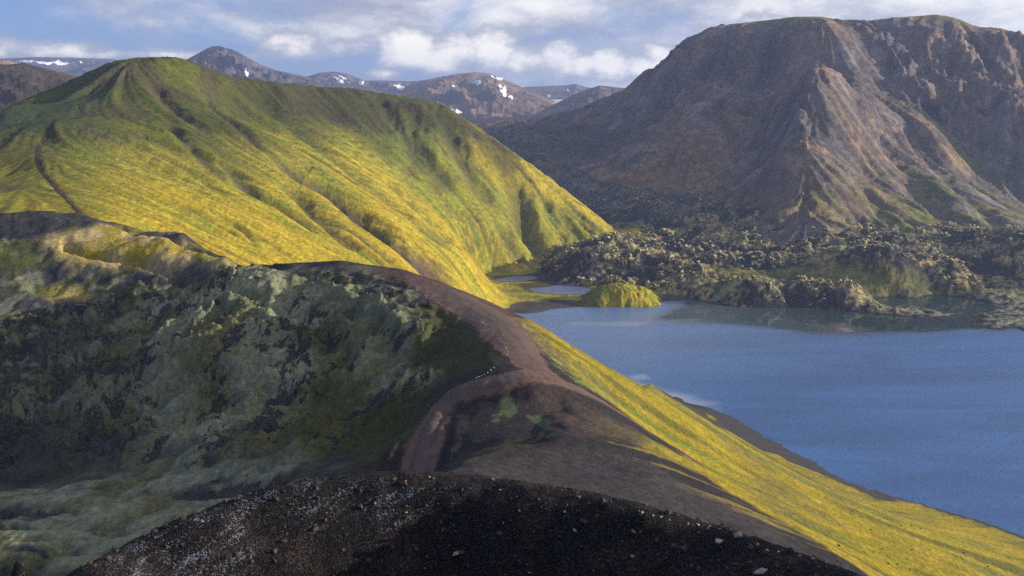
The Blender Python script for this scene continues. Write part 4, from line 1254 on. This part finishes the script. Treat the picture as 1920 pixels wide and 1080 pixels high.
def rock_meshes(name, mat):
    out = []
    for V, Fc in HULLS:
        o = raw_mesh(name, V, Fc, None, mat, smooth=False, link=False)
        out.append(o.data)
        bpy.data.objects.remove(o)
    return out


def place(name, mesh, x, y, z, s, label, cat, group=None, rz=None):
    o = bpy.data.objects.new(name, mesh)
    o.location = (x, y, z)
    o.scale = (s, s, s)
    o.rotation_euler = (rng.uniform(-.35, .35), rng.uniform(-.35, .35), rng.uniform(0, 6.28) if rz is None else rz)
    o['label'] = label
    o['category'] = cat
    if group:
        o['group'] = group
    COL.objects.link(o)
    return o


def joined(name, xyz, s, mat):
    """thousands of small stones as one mesh"""
    vs, fs, off = [], [], 0
    for k in range(len(s)):
        V, Fc = HULLS[rng.integers(12)]
        an = rng.uniform(0, 6.28)
        c_, s_ = math.cos(an), math.sin(an)
        q = V @ np.array(((c_, s_, 0), (-s_, c_, 0), (0, 0, 1))) * s[k] + xyz[k]
        vs.append(q)
        fs.append(Fc + off)
        off += len(V)
    o = raw_mesh(name, np.concatenate(vs), np.concatenate(fs), None, mat, smooth=False)
    o['kind'] = 'stuff'
    return o


# lava boulders: the largest as things, the rest as rubble
bm_lava = rock_meshes('lava_boulder', M_boulder)
sel = np.nonzero(((big * (1 - smooth_d) * (1 - spit)) > .5).ravel() & (LD.Z.ravel() > 2.5) & (LD.R.ravel() < 980) & (LD.A.ravel() < RAD(28)))[0]
pick = rng.choice(sel, 4300, replace=False)
px, py, pz = LD.X.ravel()[pick], LD.Y.ravel()[pick], LD.Z.ravel()[pick]
pr = np.hypot(px, py)
size = rng.uniform(.5, 1.0, len(pick)) ** 1.5 * rng.choice([1.1, 1.6, 2.4], len(pick), p=[.55, .33, .12])
order = np.argsort(-size / pr)
def lava_label(x, y, s):
    a_, r_ = math.atan2(x, y), math.hypot(x, y)
    if r_ > 860:
        where = 'high up the lava flow near the mountain foot'
    elif a_ < ray(1180, 500)[0]:
        where = 'on the lava lobe beside the ponds'
    elif r_ < 665:
        where = 'on the lava front just above the lake'
    elif r_ < 760:
        where = 'in the middle of the lava field'
    else:
        where = 'at the back of the lava field below the scree'
    big_ = 'large' if s > 1.7 else 'small'
    return f'{big_} mossy lava boulder {where}', 'boulder', f'{big_} boulders {where}'


for k in order[:300]:
    place('lava_boulder', bm_lava[rng.integers(12)], px[k], py[k], pz[k] + size[k] * .15, size[k],
          *lava_label(px[k], py[k], size[k]))
rest = order[300:]
joined('lava_rubble', np.stack([px[rest], py[rest], pz[rest] + size[rest] * .1], 1), size[rest], M_boulder)['label'] = 'rubble of small mossy lava rocks covering the lava field'

# stones of the foreground knoll
meshes = {k: rock_meshes('cinder_stone', m) for k, m in (('dark', M_stone_dark), ('pale', M_stone_pale), ('rust', M_stone_rust))}
N = 30000
ra = rng.uniform(RAD(-29), RAD(29), N)
rl = rng.uniform(26, 48, N)
fx, fy = rl * np.sin(ra), rl * np.cos(ra)
fz = LA.at(fx, fy)
fs = .014 * (1 / rng.uniform(.01, 1, N)) ** .60
fs = np.clip(fs, .02, .22)
# visibility cull: keep those the knoll itself does not hide
tt = (fz - H) / np.hypot(fx, fy)
ok = (tt < ray(960, 860)[1]) & (tt > ray(960, 1110)[1])
fx, fy, fz, fs = fx[ok], fy[ok], fz[ok], fs[ok]
order = np.argsort(-fs / np.hypot(fx, fy))
for k in order[:290]:
    kind = ['dark', 'rust', 'pale'][int(rng.choice(3, p=[.88, .09, .03]))]
    tt_ = (fz[k] - H) / math.hypot(fx[k], fy[k])
    rim_t = np.interp(fx[k], [-12, -8, -4, 0, 4, 8, 14], [ray(960, y_)[1] for y_ in (960, 930, 915, 925, 950, 990, 1040)])
    where = 'on the sunlit rim of the knoll' if tt_ > rim_t else ('on the lichen streaked flank of the knoll' if fx[k] < -7 else 'in the shaded hollow below the knoll rim')
    adj = {'dark': 'black cinder', 'rust': 'rust brown scoria', 'pale': 'pale lichened'}[kind]
    sz_ = 'fist sized' if fs[k] < .11 else 'head sized'
    place('cinder_stone', meshes[kind][rng.integers(12)], fx[k], fy[k], fz[k] + fs[k] * .25, fs[k], f'{sz_} {adj} stone lying {where}', 'stone', f'{sz_} {adj} stones {where}')
rest = order[290:]
third = rng.random(len(rest))
for nm, mt, a0, a1, lab in [('cinder_gravel', M_stone_dark, 0, .88, 'fine black cinder gravel covering the foreground knoll'), ('scoria_gravel', M_stone_rust, .88, .97, 'fine rust brown scoria gravel covering the foreground knoll'),
                            ('pale_gravel', M_stone_pale, .97, 1.1, 'scattered pale gravel chips over the foreground knoll')]:
    w = rest[(third >= a0) & (third < a1)]
    joined(nm, np.stack([fx[w], fy[w], fz[w] + fs[w] * .2], 1), fs[w], mt)['label'] = lab


def on_knoll(px, py):
    w = LA.hit(px, py)
    return w[0], w[1], float(LA.at(np.array([w[0]]), np.array([w[1]]))[0])


for (qx, qy, sz, kd, lab) in [(1131, 921, .26, 'dark', 'single black boulder standing up on the rim of the dark foreground knoll'),
                              (1384, 1003, .22, 'pale', 'rounded pale grey boulder on the sunlit rim of the dark knoll'),
                              (1425, 1072, .30, 'pale', 'long pale slab of rock at the foot of the dark knoll'),
                              (1480, 1025, .20, 'dark', 'jagged black rock among stones where the knoll meets the cinder slope'),
                              (1590, 1065, .24, 'pale', 'pale jagged rock at the low end of the stony rim')]:
    x, y, z = on_knoll(qx, qy)
    place('rim_boulder', meshes[kd][rng.integers(12)], x, y, z + sz * .35, sz, lab, 'boulder')
for qx, qy in [(1205, 944), (1225, 950), (1240, 953), (1255, 957), (1290, 968), (1310, 975), (1330, 983), (1350, 990), (1420, 1012), (1440, 1020), (1460, 1026), (1500, 1036), (1525, 1046), (1550, 1055)]:
    x, y, z = on_knoll(qx, qy)
    place('rim_slab', meshes['pale'][rng.integers(12)], x, y, z + .02, rng.uniform(.07, .12), 'flat pale slab among the row along the knoll rim', 'rock', 'pale slabs along the knoll rim')

# whitewashed-looking stones marking the road edges
mk = [(733, 608), (905, 606), (910, 610), (902, 604), (936, 634), (938, 640), (948, 655), (952, 662), (951, 668), (944, 628), (926, 690), (920, 694), (914, 698), (908, 701), (903, 703), (898, 705), (893, 707), (802, 761), (1078, 719), (1013, 658)]
for qx, qy in mk:
    x, y = LB.hit(qx, qy)
    z = float(LB.at(np.array([x]), np.array([y]))[0])
    s = rng.uniform(.12, .2)
    place('roadside_stone', meshes['pale'][rng.integers(12)], x, y, z + s * .3, s, 'small pale stone set along the edge of the gravel road', 'stone', 'edge stones of the gravel road')
# dark stones strewn over the yellow slope
for k in range(42):
    qx, qy = rng.uniform(1450, 1915), 0
    qy = rng.uniform(930 + (qx - 1450) * .18, 1070)
    x, y = LB.hit(qx, qy)
    z = float(LB.at(np.array([x]), np.array([y]))[0])
    if z < 4:
        continue
    s = rng.uniform(.10, .28)
    place('slope_stone', meshes['dark'][rng.integers(12)], x, y, z + s * .2, s, 'small dark stone strewn on the yellow mossy slope above the lake', 'stone', 'dark stones on the yellow slope')

# ------------------------------------------------------------------ haze
hb = bpy.data.meshes.new('haze')
bmm = bmesh.new()
bmesh.ops.create_cube(bmm, size=1.0)
for v in bmm.verts:
    v.co.x *= 11000
    v.co.y = 6400 if v.co.y > 0 else -300
    v.co.z = 372 if v.co.z > 0 else -40
bmm.to_mesh(hb)
bmm.free()
hm = bpy.data.materials.new('blue_air')
hm.use_nodes = True
t = NT(hm.node_tree)
pv = t.n('ShaderNodeVolumePrincipled')
pv.inputs['Color'].default_value = rgb(.46, .60, 1.0)
pv.inputs['Density'].default_value = 1.15e-4
pv.inputs['Anisotropy'].default_value = .2
o_ = t.n('ShaderNodeOutputMaterial')
t.t.links.new(pv.outputs[0], o_.inputs['Volume'])
hb.materials.append(hm)
ho = bpy.data.objects.new('haze', hb)
ho['kind'] = 'stuff'
ho['label'] = 'thin blue haze filling the air over the valley'
COL.objects.link(ho)
print('tris', sum(len(o.data.loop_triangles) or len(o.data.polygons) * 2 for o in bpy.data.objects if o.type == 'MESH'))
